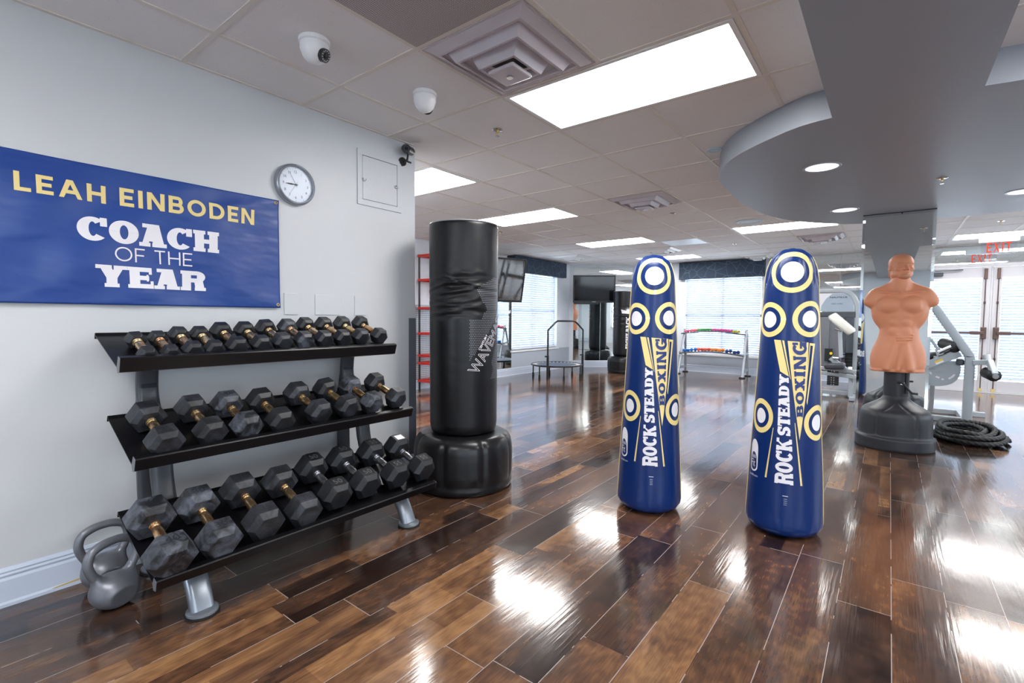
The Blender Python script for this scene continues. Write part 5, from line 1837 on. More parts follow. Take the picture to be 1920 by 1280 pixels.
    rk = fit(layout('ROCK', WR, .36, .2, .06, gap=.04, hs=.18), 0, 0, 1, 1)
    sd = fit(layout('STEADY', WR, .36, .2, .06, gap=.03, hs=.18), 0, 0, 1, 1)
    def rl(a, b, z0, z1, l0, h0, l1, h1):
        lo_, hi_ = l0 + (l1 - l0) * a, h0 + (h1 - h0) * a
        return (hi_ - b * (hi_ - lo_), z0 + (z1 - z0) * a)
    white += [[rl(a, b, .300, .537, -.051, .037, -.047, .023) for a, b in pg] for pg in rk]
    white += [[rl(a, b, .554, .875, -.045, .017, -.0436, -.002) for a, b in pg] for pg in sd]
    decal('white_lettering', white, fmap, M['white_print'], body, .03); white = []
    # little logo, lower left
    lg = []
    cu, c0, c1 = -.183, .326, .502
    n = 20
    outer = [(cu + .032 * math.cos(t), c0 + .03 + .03 * math.sin(t)) for t in [PI + PI * i / 12 for i in range(13)]] + [(cu + .032 * math.cos(t) , c1 - .05 + .05 * math.sin(t)) for t in [PI * i / 12 for i in range(13)]]
    inner = [(cu + .025 * math.cos(t), c0 + .034 + .026 * math.sin(t)) for t in [PI + PI * i / 12 for i in range(13)]] + [(cu + .025 * math.cos(t) - .002, c1 - .105 + .035 * math.sin(t)) for t in [PI * i / 12 for i in range(13)]]
    for i in range(26):
        j = (i + 1) % 26
        lg.append([outer[i], outer[j], inner[j], inner[i]])
    white += lg
    T1 = text_fit('Bonk', cu - .020, .398, cu + .018, .422, size=1.0, offset=.01)
    T2 = text_fit('Fit', cu - .020, .352, cu + .012, .392, size=1.0)
    T3 = text_fit('bonkfit.com', cu - .034, .300, cu + .036, .312, size=1.0)
    white += T1 + T2 + T3
    decal('white_logo', white, fmap, M['white_print'], body, .03); white = []
    white.append([(-.012, .237), (.014, .237), (.014, .240), (-.012, .240)])
    for zz_ in (.222, .212, .202, .192): white.append([(-.006, zz_), (.010, zz_), (.010, zz_ + .0015), (-.006, zz_ + .0015)])
    decal('small_print', white, fmap, M['white_print'], body, .03)
    # printed boxer and lettering on the back, seen in the mirror
    ub = PI
    bk = lambda u, v: (lambda r: ((rad(face + PI + u / r, v, r) + .0013) * math.cos(face + PI + u / r), (rad(face + PI + u / r, v, r) + .0013) * math.sin(face + PI + u / r), v))(max(Rz(v), .02))
    w2 = [ellipse_poly(0, 1.33, .045, .06, 24), [(-.12, 1.12), (.12, 1.12), (.10, 1.26), (-.10, 1.26)], [(-.085, .80), (.085, .80), (.12, 1.12), (-.12, 1.12)], ellipse_poly(-.13, 1.20, .04, .06, 20), ellipse_poly(.13, 1.20, .04, .06, 20)]
    rb = fit(layout('ROCK STEADY', WR, .36, .2, .06, gap=.04, hs=.18), -.20, .60, .20, .69)
    w2 += rb; w2 += text_fit('ROCK STEADY BOXING', -.15, .47, .15, .485, size=1.0)
    decal('back_white_print', w2, bk, M['white_print'], body, .03)
    decal('back_gold_print', [[(-.15, .80), (-.095, .80), (-.125, 1.10), (-.17, 1.15)], [(.15, .80), (.095, .80), (.125, 1.10), (.17, 1.15)]], bk, M['gold_print'], body, .03)
    root.rotation_euler = (lean[0], lean[1], 0)
    return root
f1 = math.atan2(-2.885, 1.150) ; 
inflatable(-1.150, 2.885, math.atan2(-2.885, 1.150) + .06, 'navy inflatable boxing bag with gold target rings, left one and farther from the camera', 3)
inflatable(-.432, 3.045, math.atan2(-3.045, .432) + .03, 'navy inflatable boxing bag with gold target rings, right one, closest to the mirrored column', 8)

# ================================================================== MANNEQUIN
def mannequin():
    x, y = .070, 5.70
    face = math.atan2(-y, -x) + math.radians(4)
    root = empty('punching_mannequin', (x, y, 0), face + PI / 2, 'tan rubber torso mannequin on a charcoal base in front of the mirrored column', 'punching mannequin')
    # local: -Y is the front, +X is the viewer's right
    R = .292
    prof = [(0, .002), (.296, .002), (.302, .012), (.302, .098), (.298, .108), (.286, .114), (.280, .13), (.278, .24), (.272, .300), (.258, .335), (.235, .358), (.19, .385), (.14, .415), (.115, .435), (.100, .455), (.094, .47), (0, .47)]
    pp = []
    for (r0, z0), (r1, z1) in zip(prof[:-1], prof[1:]):
        k = max(1, int(math.hypot(r1 - r0, z1 - z0) / .012))
        for j in range(k): pp.append((r0 + (r1 - r0) * j / k, z0 + (z1 - z0) * j / k))
    pp.append(prof[-1])
    def rf(th, i, r, z):
        # broad rounded octagon and moulded channels that meet in arches near the neck
        q = 1 + .018 * math.cos(4 * (th - PI / 4))
        d = 0
        if z > .115 and z < .46:
            for k in range(6):
                a = -PI / 2 + PI / 6 + k * PI / 3
                t = (th - a + PI) % (2 * PI) - PI
                off = .0
                if z > .32: off = (z - .32) / .10 * .42 * (1 if k % 2 else -1)
                t = (t - off + PI) % (2 * PI) - PI
                d -= .010 * math.exp(-(t * max(r, .1) / .011) ** 2) * min(1, (z - .115) / .02) * min(1, (.45 - z) / .05 if z > .40 else 1)
        return r * q + d
    bm = bmesh.new(); revolve(bm, pp, 168, rf)
    finish('base', bm, M['bob_base'], root, True, math.radians(50))
    bm = bmesh.new(); revolve(bm, [(.094, .44), (.094, .74), (0, .74)], 40); post = finish('post', bm, M['bob_base'], root, True, .6)
    bm = bmesh.new()
    beam(bm, (.070, -.072, .50), (.070, -.072, .72), .018, .016, .003)
    finish('height_slot', bm, M['black_plastic'], post)
    bm = bmesh.new()
    c0 = Vector((.035, -.088, .585)); sweep(bm, smooth_path([(.0, -.094, .60), (.03, -.100, .60), (.05, -.102, .585), (.075, -.100, .55), (.105, -.095, .515), (.125, -.09, .51)], 5), circ(.009, 10))
    box(bm, .100, -.105, .500, .150, -.075, .520, .006)
    finish('latch_strap', bm, M['black_plastic'], post, True, .7)
    bm = bmesh.new(); beam(bm, (.02, -.092, .592), (.055, -.092, .592), .014, .028, .003); finish('latch_pin', bm, M['chrome'], post)
    # torso ------------------------------------------------------------
    def torso(X, Y, Z):
        Yf = Y
        k = .05
        skirt = ell(X, Y, Z, (0, .01, .80), (.205, .135, .26))
        waist = ell(X, Y, Z, (0, .005, 1.09), (.140, .104, .19))
        chest = ell(X, Y, Z, (0, .012, 1.27), (.200, .125, .17))
        s = smin(smin(skirt, waist, .09), chest, .07)
        # lats / ribcage
        for sx in (-1, 1):
            s = smin(s, ell(X, Y, Z, (sx * .125, .025, 1.24), (.075, .085, .13)), .05)
            # shoulders and arm stubs
            s = smin(s, cap(X, Y, Z, (sx * .12, .02, 1.375), (sx * .185, .015, 1.372), .062, .064), .045)
            s = smin(s, cap(X, Y, Z, (sx * .178, .015, 1.380), (sx * .222, .005, 1.335), .064, .050), .03)
            # pectorals
            s = smin(s, ell(X, Y, Z, (sx * .084, -.076, 1.300), (.092, .054, .076), ('z', sx * .28)), .014)
            # trapezius
            s = smin(s, cap(X, Y, Z, (sx * .045, .03, 1.500), (sx * .16, .025, 1.418), .034, .044), .05)
            # collar bones
            s = smin(s, cap(X, Y, Z, (sx * .018, -.078, 1.408), (sx * .150, -.042, 1.425), .009, .010), .012)
            # front deltoid crease
            s = smax(s, -cap(X, Y, Z, (sx * .150, -.115, 1.40), (sx * .168, -.10, 1.28), .010, .012), .022)
        neck = cap(X, Y, Z, (0, .015, 1.40), (0, .0, 1.53), .072, .066)
        s = smin(s, neck, .035)
        for sx in (-1, 1):   # neck cords
            s = smin(s, cap(X, Y, Z, (sx * .015, -.055, 1.42), (sx * .045, -.005, 1.53), .012, .015), .018)
        # sternum groove, abdominal block
        s = smax(s, -cap(X, Y, Z, (0, -.122, 1.41), (0, -.128, 1.225), .010, .012), .010)
        for j, (zc, hh) in enumerate(((1.205, .030), (1.135, .034), (1.055, .04))):
            for sx in (-1, 1):
                s = smin(s, ell(X, Y, Z, (sx * .040, -.081 - .001 * (2 - j), zc + .005), (.041, .024, hh * 1.05)), .012)
        # belt line and cloth ridges at the front
        for zc in (1.030, 1.008, .986):
            s = smin(s, cap(X, Y, Z, (-.02, -.104 - (1.03 - zc) * .30, zc), (.095, -.086 - (1.03 - zc) * .35, zc + .004), .006, .006), .008)
        for sx, a in ((-1, .05), (1, .03)):
            s = smin(s, cap(X, Y, Z, (sx * .04, -.112, .93), (sx * .085, -.125, .73), .018, .022), .05)
        s = smin(s, cap(X, Y, Z, (.02, -.116, .93), (.0, -.132, .72), .008, .012), .03)
        # flat, slightly flared hem
        s = smax(s, -(Z - .690), .02)
        hem = np.abs(np.sqrt((X / .192) ** 2 + ((Y - .008) / .130) ** 2) - 1) * .15 - .006
        s = smin(s, np.maximum(hem, np.abs(Z - .702) - .008), .014)
        return s
    t = sdf_obj('torso', torso, (-.34, -.19, .67), (.34, .19, 1.56), .0068, M['skin'], root)
    # head -------------------------------------------------------------
    hz = 1.635
    ca, sa = math.cos(math.radians(-10)), math.sin(math.radians(-10))
    def head(X0, Y0, Z):
        X0 = X0 / 1.14; Y0 = Y0 / 1.10; Z = 1.765 - (1.765 - Z) / .90
        # head turned a little to the viewer's right
        an = math.radians(16)
        X = X0 * math.cos(an) + Y0 * math.sin(an); Y = -X0 * math.sin(an) + Y0 * math.cos(an)
        s = ell(X, Y, Z, (0, .012, hz + .040), (.076, .094, .090))            # cranium
        s = smin(s, ell(X, Y, Z, (0, -.018, hz - .040), (.060, .070, .085)), .035)   # face
        s = smin(s, ell(X, Y, Z, (0, -.058, hz - .100), (.034, .028, .026)), .028)    # chin
        for sx in (-1, 1):
            s = smin(s, ell(X, Y, Z, (sx * .044, -.010, hz - .075), (.022, .045, .028)), .02)   # jaw
            s = smin(s, ell(X, Y, Z, (sx * .040, -.058, hz - .028), (.022, .022, .016)), .018)  # cheek
            s = smin(s, cap(X, Y, Z, (sx * .012, -.086, hz + .019), (sx * .048, -.070, hz + .026), .0065, .007), .012)  # brow
            s = smax(s, -ell(X, Y, Z, (sx * .030, -.096, hz + .001), (.018, .026, .011)), .007)  # socket
            s = smin(s, ell(X, Y, Z, (sx * .030, -.071, hz + .002), (.014, .010, .009)), .004)  # eye
            s = smin(s, ell(X, Y, Z, (sx * .077, .012, hz - .008), (.009, .018, .030), ('x', .15)), .006)   # ear
            s = smax(s, -ell(X, Y, Z, (sx * .086, .008, hz - .006), (.006, .010, .017)), .004)
        s = smin(s, cap(X, Y, Z, (0, -.084, hz + .014), (0, -.110, hz - .028), .008, .012), .009)   # nose
        for sx in (-1, 1): s = smin(s, ell(X, Y, Z, (sx * .012, -.092, hz - .034), (.008, .010, .008)), .006)
        s = smin(s, ell(X, Y, Z, (0, -.083, hz - .058), (.024, .010, .006)), .006)     # upper lip
        s = smin(s, ell(X, Y, Z, (0, -.081, hz - .072), (.020, .010, .007)), .006)
        s = smax(s, -cap(X, Y, Z, (-.026, -.091, hz - .066), (.026, -.091, hz - .066), .0035, .0035), .004)
        # moulded hair cap: a raised shell with a clear edge over the temples
        shell = ell(X, Y, Z, (0, .015, hz + .042), (.0785, .0955, .0915))
        cut = (hz + .078) - Z + np.abs(X) * .10
        edge = np.maximum(shell, np.minimum(np.maximum(cut, -1), np.maximum(-Y - .018, (hz - .03) - Z)))
        s = smin(s, edge - .001, .003)
        s = smin(s, cap(X, Y, Z, (0, .02, hz - .14), (0, .018, hz - .04), .056, .056), .03)
        return s
    h = sdf_obj('head', head, (-.125, -.140, 1.46), (.125, .140, 1.78), .0036, M['skin'], root)
    # worn grey stubble around mouth and chin: colour by face position
    h.data.materials.append(M['beard'])
    an = math.radians(16)
    for p in h.data.polygons:
        c = p.center
        c = Vector((c.x / 1.14, c.y / 1.10, 1.765 - (1.765 - c.z) / .90))
        X = c.x * math.cos(an) + c.y * math.sin(an); Y = -c.x * math.sin(an) + c.y * math.cos(an); Z = c.z - hz
        if Y < -.050 and Z < -.074 and abs(X) < .030 + .005 * math.sin(40 * Z) and Z > -.118: p.material_index = 1
    return root
mannequin()

# ================================================================== ROPE
def rope():
    cx, cy = .672, 6.48
    pts = []
    rnd = random.Random(4)
    r = .0235
    levels = [(.290, .024, 1), (.262, .060, 1), (.245, .100, 1), (.215, .026, 1), (.215, .138, 1), (.170, .070, 1), (.165, .118, 1), (.12, .030, 1)]
    N = 64
    th0 = 0
    for k, (R, z, e) in enumerate(levels):
        nR, nz, ne = levels[min(k + 1, len(levels) - 1)]
        ph = rnd.uniform(0, 6)
        for i in range(N):
            t = i / N
            s = t ** 3 if k < len(levels) - 1 else 0
            RR = R + (nR - R) * s + .010 * math.sin(2 * PI * t * 2 + ph) * math.sin(PI * t) 
            zz = z + (nz - z) * s + .006 * math.sin(2 * PI * t * 3 + ph)
            th = th0 + 2 * PI * t
            pts.append((cx + RR * .90 * math.cos(th) - .012 * k, cy + RR * 1.42 * math.sin(th) - .01 * k, max(zz, r + .001)))
    P = [Vector(p) for p in pts]
    # resample evenly
    out = [P[0]]; acc = 0; step = .010
    for a, b in zip(P[:-1], P[1:]):
        L = (b - a).length; d = (b - a) / max(L, 1e-9); pos = step - acc
        while pos < L:
            out.append(a + d * pos); pos += step
        acc = (acc + L) % step if L < step - acc or True else acc
        acc = L - (pos - step)
    def sec(i):
        tw = i * .46
        res = []
        for k in range(24):
            a = 2 * PI * k / 24
            rr = r * (.60 + .40 * abs(math.cos(1.5 * (a - tw))) ** .7)
            res.append((rr * math.cos(a), rr * math.sin(a)))
        return res
    bm = bmesh.new(); sweep(bm, out, sec)
    tag(finish('battle_rope', bm, M['rope'], None, True), 'thick black twisted rope coiled on the floor right of the mannequin base', 'rope')
rope()

# ================================================================== CABLE MACHINE
def cable_machine():
    O = Vector((-.77, 9.0, 0))
    root = empty('weight_machine', O, 0, 'silver cable weight machine with an arched head panel behind the right inflatable', 'exercise machine')
    W = .385
    path = [(-W, 0, .0), (-W, 0, .8), (-W, 0, 1.28), (-W + .02, 0, 1.42), (-W + .09, 0, 1.55), (-W + .20, 0, 1.605), (0, 0, 1.612), (W - .20, 0, 1.605), (W - .09, 0, 1.55), (W - .02, 0, 1.42), (W, 0, 1.28), (W, 0, .8), (W, 0, .0)]
    bm = bmesh.new(); sweep(bm, smooth_path(path, 6), rrect(.055, .075, .02, 4), upv=(0, 1, 0)); finish('arched_frame', bm, M['machine_grey'], root, True, .7)
    # head panel
    x0 = W - .045
    pts = [(-x0, 1.29), (x0, 1.29), (x0, 1.40)] + [(x0 - .16 + .16 * math.cos(a), 1.40 + .17 * math.sin(a)) for a in [PI / 16 * i for i in range(1, 8)]] + [(x0 - .16, 1.57), (-x0 + .16, 1.57)] + [(-x0 + .16 - .16 * math.sin(a), 1.40 + .17 * math.cos(a)) for a in [PI / 16 * i for i in range(1, 8)]] + [(-x0, 1.40)]
    R = Matrix(((1, 0, 0, 0), (0, 0, 1, 0), (0, 1, 0, 0), (0, 0, 0, 1)))
    bm = bmesh.new(); prism(bm, pts, -.02, .02, R); hp = finish('head_panel', bm, simple_cache('panel_white', (214, 216, 222), .35), root)
    sp = [p for p in pts if p[0] > -.02]
    bl = [(-.09, 1.29), (x0 - .004, 1.29), (x0 - .004, 1.40)] + [(x0 - .164 + .16 * math.cos(a), 1.40 + .165 * math.sin(a)) for a in [PI / 16 * i for i in range(1, 8)]] + [(x0 - .16, 1.566), (.06, 1.566), (-.02, 1.49), (-.08, 1.38)]
    decal('blue_grey_print', [bl], lambda u, v: (u, -.0212, v), simple_cache('panel_bluegrey', (150, 164, 178), .35), hp)
    decal('brand_lettering', text_fit('NAUTILUS', .03, 1.495, .25, 1.518, size=1.0, offset=.03) + text_fit('LEG CURL', .05, 1.40, .20, 1.415, size=1.0, offset=.02), lambda u, v: (u, -.0222, v), M['dark_print'], hp)
    emb = [[(-.25, 1.37), (-.13, 1.35), (-.12, 1.40), (-.15, 1.39), (-.17, 1.42), (-.23, 1.41)], [(-.24, 1.34), (-.15, 1.335), (-.15, 1.345), (-.24, 1.352)], ellipse_poly(-.30, 1.345, .010, .012, 12), ellipse_poly(-.335, 1.345, .010, .012, 12)]
    decal('small_emblem', emb, lambda u, v: (u, -.0212, v), M['navy_print'], hp)
    bm = bmesh.new(); box(bm, -.10, -.05, 1.20, W - .03, .02, 1.285, .006); finish('top_housing', bm, M['dark_grey'], root)
    bm = bmesh.new(); box(bm, -.12, -.05, .45, .04, .05, 1.22, .004); box(bm, .045, .0, .45, .20, .05, 1.22, .002); finish('weight_shroud', bm, M['shroud'], root)
    bm = bmesh.new()
    for i in range(12): box(bm, .035, -.06, .15 + i * .034, .185, .02, .15 + i * .034 + .030, .002)
    st = finish('weight_stack', bm, M['black_metal'], root)
    bm = bmesh.new()
    for i in range(11):
        for xx in (.085, .118): box(bm, xx, -.0615, .160 + i * .034, xx + .012, -.060, .168 + i * .034)
    finish('weight_numbers', bm, M['white_print'], st)
    bm = bmesh.new(); box(bm, -.01, -.07, .52, .09, -.02, .72, .005); box(bm, -.155, -.07, .52, -.085, -.02, .74, .005); finish('selector_guide', bm, M['black_plastic'], root)
    for xx, zz in ((.075, .645), (-.12, .645)):
        bm = bmesh.new(); cyl(bm, (xx, -.09, zz), (xx, -.07, zz), .020, n=16); finish('yellow_pin', bm, M['yellow'], root, True, .6)
    bm = bmesh.new()
    beam(bm, (-.42, -.06, .44), (.45, -.52, .42), .05, .05, .006); beam(bm, (-.42, -.06, .36), (.45, -.54, .345), .05, .05, .006)
    finish('cross_beam', bm, M['machine_grey'], root)
    bm = bmesh.new()
    beam(bm, (-.42, -.06, .05), (.45, -.15, .05), .06, .06, .006); beam(bm, (-.36, .03, .03), (-.36, -.7, .03), .06, .05, .006); beam(bm, (.38, .03, .03), (.38, -.6, .03), .06, .05, .006)
    beam(bm, (.36, -.45, .04), (.36, -.45, .38), .06, .06, .006); beam(bm, (-.25, -.1, .04), (-.25, -.1, .42), .06, .06, .006)
    finish('base_frame', bm, M['machine_grey'], root)
    bm = bmesh.new(); beam(bm, (.10, -.42, .60), (.40, -.42, .33), .05, .07, .006); beam(bm, (.22, -.32, .60), (.19, -.30, 1.02), .05, .05, .006); finish('lever_arm', bm, M['machine_grey'], root)
    bm = bmesh.new(); cyl(bm, (.13, -.46, .60), (.20, -.46, .60), .022, n=14); cyl(bm, (.13, -.34, 1.03), (.22, -.34, 1.0), .014, n=12); finish('pivot_pin', bm, M['chrome'], root, True, .6)
    bm = bmesh.new(); sweep(bm, [(.085, -.34, 1.24), (.10, -.34, 1.215), (.33, -.36, .99), (.345, -.36, .97)], lambda i: rrect((.13, .16, .16, .13)[i], (.10, .13, .13, .10)[i], .045, 5), upv=(0, 1, 0)); finish('white_back_pad', bm, M['vinyl_white'], root, True, .9)
    bm = bmesh.new(); sweep(bm, [(.03, -.42, .47), (.05, -.42, .475), (.26, -.42, .49), (.28, -.42, .49)], lambda i: rrect((.06, .09, .09, .06)[i], (.22, .26, .26, .22)[i], .03, 4), upv=(0, 0, 1)); finish('seat_pad', bm, simple_cache('seat_vinyl', (58, 60, 68), .4), root, True, .9)
    bm = bmesh.new()
    cam = [(-.33, 1.12), (-.20, 1.17), (-.16, 1.10), (-.19, .98), (-.27, .90), (-.36, .95)]
    prism(bm, cam, -.16, -.12, R); finish('cam_plate', bm, M['dark_grey'], root)
    bm = bmesh.new(); beam(bm, (-.40, -.18, 1.22), (-.18, -.18, 1.10), .05, .10, .02); beam(bm, (-.20, -.10, .45), (-.20, -.10, 1.22), .07, .07, .01); finish('press_arm', bm, M['machine_grey'], root)
cable_machine()

# ================================================================== LEVER MACHINE (right of the column)
def lever_machine():
    O = Vector((.72, 7.38, 0))
    root = empty('leg_curl_machine', O, 0, 'grey lever leg machine with black foam rollers behind the coiled rope', 'exercise machine')
    def P(x, z, y=0): return (x - O.x, y, z)
    bm = bmesh.new()
    sweep(bm, smooth_path([P(.28, 1.335), P(.38, 1.325), P(.42, 1.29), P(.47, 1.20), P(.69, .82), P(.718, .755), P(.722, .68), P(.722, .35), P(.722, .0)], 6), rrect(.06, .085, .012, 3), upv=(0, 1, 0))
    finish('main_post', bm, M['machine_grey'], root, True, .6)
    bm = bmesh.new(); beam(bm, P(.12, .50, .05), P(.64, .80, .05), .05, .085, .006); fr = finish('seat_beam', bm, M['machine_grey'], root)
    decal('warning_sticker_yellow', [[(.435 - .72, .672), (.500 - .72, .712), (.492 - .72, .730), (.427 - .72, .690)]], lambda u, v: (u, .05 - .0256, v), M['yellow'], fr)
    decal('warning_sticker_white', [[(.444 - .72, .654), (.509 - .72, .694), (.501 - .72, .711), (.436 - .72, .671)]], lambda u, v: (u, .05 - .0256, v), M['white_print'], fr)
    R = Matrix(((1, 0, 0, 0), (0, 0, 1, 0), (0, 1, 0, 0), (0, 0, 0, 1)))
    bm = bmesh.new()
    pl = [(a - O.x, b) for a, b in [(.28, .60), (.36, .66), (.60, .70), (.655, .66), (.655, .55), (.62, .47), (.55, .42), (.45, .40), (.34, .42), (.26, .46)]]
    prism(bm, [(p.x, p.y) for p in smooth_path([(a, b, 0) for a, b in pl], 4, True)], .10, .108, R); cp = finish('slotted_plate', bm, M['machine_grey'], root)
    holes = []
    for a0, a1, rr in ((-60, -25, .13), (-120, -100, .11), (200, 215, .12)):
        holes += [[(.50 - O.x + rr * math.cos(t), .60 + rr * math.sin(t)) for t in [math.radians(a0 + (a1 - a0) * i / 8) for i in range(9)]] + [(.50 - O.x + (rr - .018) * math.cos(t), .60 + (rr - .018) * math.sin(t)) for t in [math.radians(a1 - (a1 - a0) * i / 8) for i in range(9)]]]
    holes.append(ellipse_poly(.51 - O.x, .485, .012, .009, 16))
    for hl_ in holes: decal('plate_slot', [hl_], lambda u, v: (u, .0992, v), M['white_print'], cp)
    bm = bmesh.new(); cyl(bm, P(.50, .64, .085), P(.50, .64, .10), .075, n=36); finish('pivot_disc', bm, M['machine_grey'], root, True, .6)
    bm = bmesh.new(); box(bm, .615 - O.x, .02, .66, .68 - O.x, .12, .73, .015); beam(bm, P(.64, .69, .06), P(.86, .70, .06), .04, .045, .005); finish('roller_arm', bm, M['dark_grey'], root)
    bm = bmesh.new(); beam(bm, P(.74, .70, -.02), P(.875, .715, -.02), .06, .055, .006); beam(bm, P(.872, .73, -.05), P(.905, .59, -.16), .055, .055, .008); finish('foot_lever', bm, M['machine_grey'], root)
    bm = bmesh.new(); cyl(bm, P(.87, .70, -.02), P(.85, .79, .0), .030, .035, n=20); finish('adjust_quadrant', bm, simple_cache('quad', (190, 192, 196), .3, .5), root, True, .6)
    def roller(a, b, r, name='foam_roller'):
        A, B = Vector(a), Vector(b); d = (B - A).normalized()
        bm = bmesh.new()
        sweep(bm, [A, A + d * .012, A + d * .02, B - d * .02, B - d * .012, B], lambda i: circ((r * .8, r * .96, r, r, r * .96, r * .8)[i], 28)); return finish(name, bm, M['foam'], root, True, .9)
    roller(P(.86, .60, .02), P(.91, .575, -.16), .062)
    bm = bmesh.new(); cyl(bm, P(.905, .578, -.15), P(.915, .572, -.175), .026, n=20); cyl(bm, P(.85, .605, .03), P(.86, .60, .02), .058, n=20); finish('roller_cap', bm, M['silver'], root, True, .6)
    roller(P(.50, .90, .20), P(.60, .86, -.02), .062)
    bm = bmesh.new(); cyl(bm, P(.46, .80, .0), P(.565, .87, -.02), .026, n=18); finish('roller_bar', bm, M['chrome'], root, True, .6)
    bm = bmesh.new(); cyl(bm, P(.385, .945, .02), P(.47, .80, .02), .014, n=14); cyl(bm, P(.445, .84, .02), P(.475, .77, .02), .024, .034, n=16); h = finish('weight_horn', bm, M['machine_grey'], root, True, .6)
    bm = bmesh.new(); cyl(bm, P(.378, .957, .02), P(.386, .943, .02), .010, n=12); finish('brass_tip', bm, M['brass'], h, True, .6)
    bm = bmesh.new(); beam(bm, P(.722, .03, -.02), P(.722, .03, .75), .07, .06, .006); beam(bm, P(.25, .03, .7), P(.95, .03, .7), .07, .06, .006); beam(bm, P(.36, .03, .1), P(.36, .47, .1), .06, .06, .006); beam(bm, P(.36, .03, .1), P(.722, .03, .1), .06, .06, .006)
    finish('base_frame', bm, M['machine_grey'], root)
    bm = bmesh.new(); beam(bm, P(.32, .70, .35), P(.60, .80, .35), .30, .07, .03); finish('seat_pad', bm, M['foam'], root)
    bm = bmesh.new(); beam(bm, P(.45, .72, .05), P(.45, .72, .50), .05, .05, .006); beam(bm, P(.45, .72, .48), P(.45, .03, .68), .05, .05, .006); finish('seat_support', bm, M['machine_grey'], root)
lever_machine()

# ================================================================== SMALL DUMBBELL RACK by the window
def small_rack():
    x0, x1, yf, yb = -3.50, -2.24, 10.24, 10.72
    O = Vector(((x0 + x1) / 2, 10.45, 0))
    root = empty('small_weight_rack', O, 0, 'silver two-tier rack holding small coloured dumbbells in front of the back window', 'weight rack')
    for x in (x0, x1):
        dx = x - O.x
        top = Vector((dx + (.05 if x == x0 else 0), 10.50 - O.y, .94))
        bm = bmesh.new(); cyl(bm, (dx, yf - O.y, .02), top, .026, n=18); l1 = finish('front_leg', bm, M['silver'], root, True, .6)
        bm = bmesh.new(); cyl(bm, (dx, yb - O.y, .02), top - Vector((0, -.02, .05)), .026, n=18); l2 = finish('rear_leg', bm, M['silver'], root, True, .6)
        for l, y in ((l1, yf), (l2, yb)):
            bm = bmesh.new(); cyl(bm, (dx, y - O.y, 0), (dx, y - O.y, .02), .060, .055, n=24); finish('foot', bm, M['rubber_pad'], l, True, .6)
        bm = bmesh.new(); beam(bm, (dx, yf - O.y + .03, .13), (dx, yb - O.y - .03, .13), .03, .05, .004); beam(bm, (dx, 10.33 - O.y, .45), (dx, 10.60 - O.y, .47), .03, .04, .004); finish('side_brace', bm, M['silver'], root)
    for z0, yy, nm in ((.845, 10.46, 'upper'), (.43, 10.36, 'lower')):
        arc = [(x0 - O.x + (x1 - x0) * i / 16, yy - O.y, z0 + .055 * math.sin(PI * i / 16)) for i in range(17)]
        bm = bmesh.new(); sweep(bm, arc, rrect(.16, .022, .008, 3), upv=(0, 1, 0)); finish('shelf', bm, M['dark_grey'], root, True, .7)
small_rack()

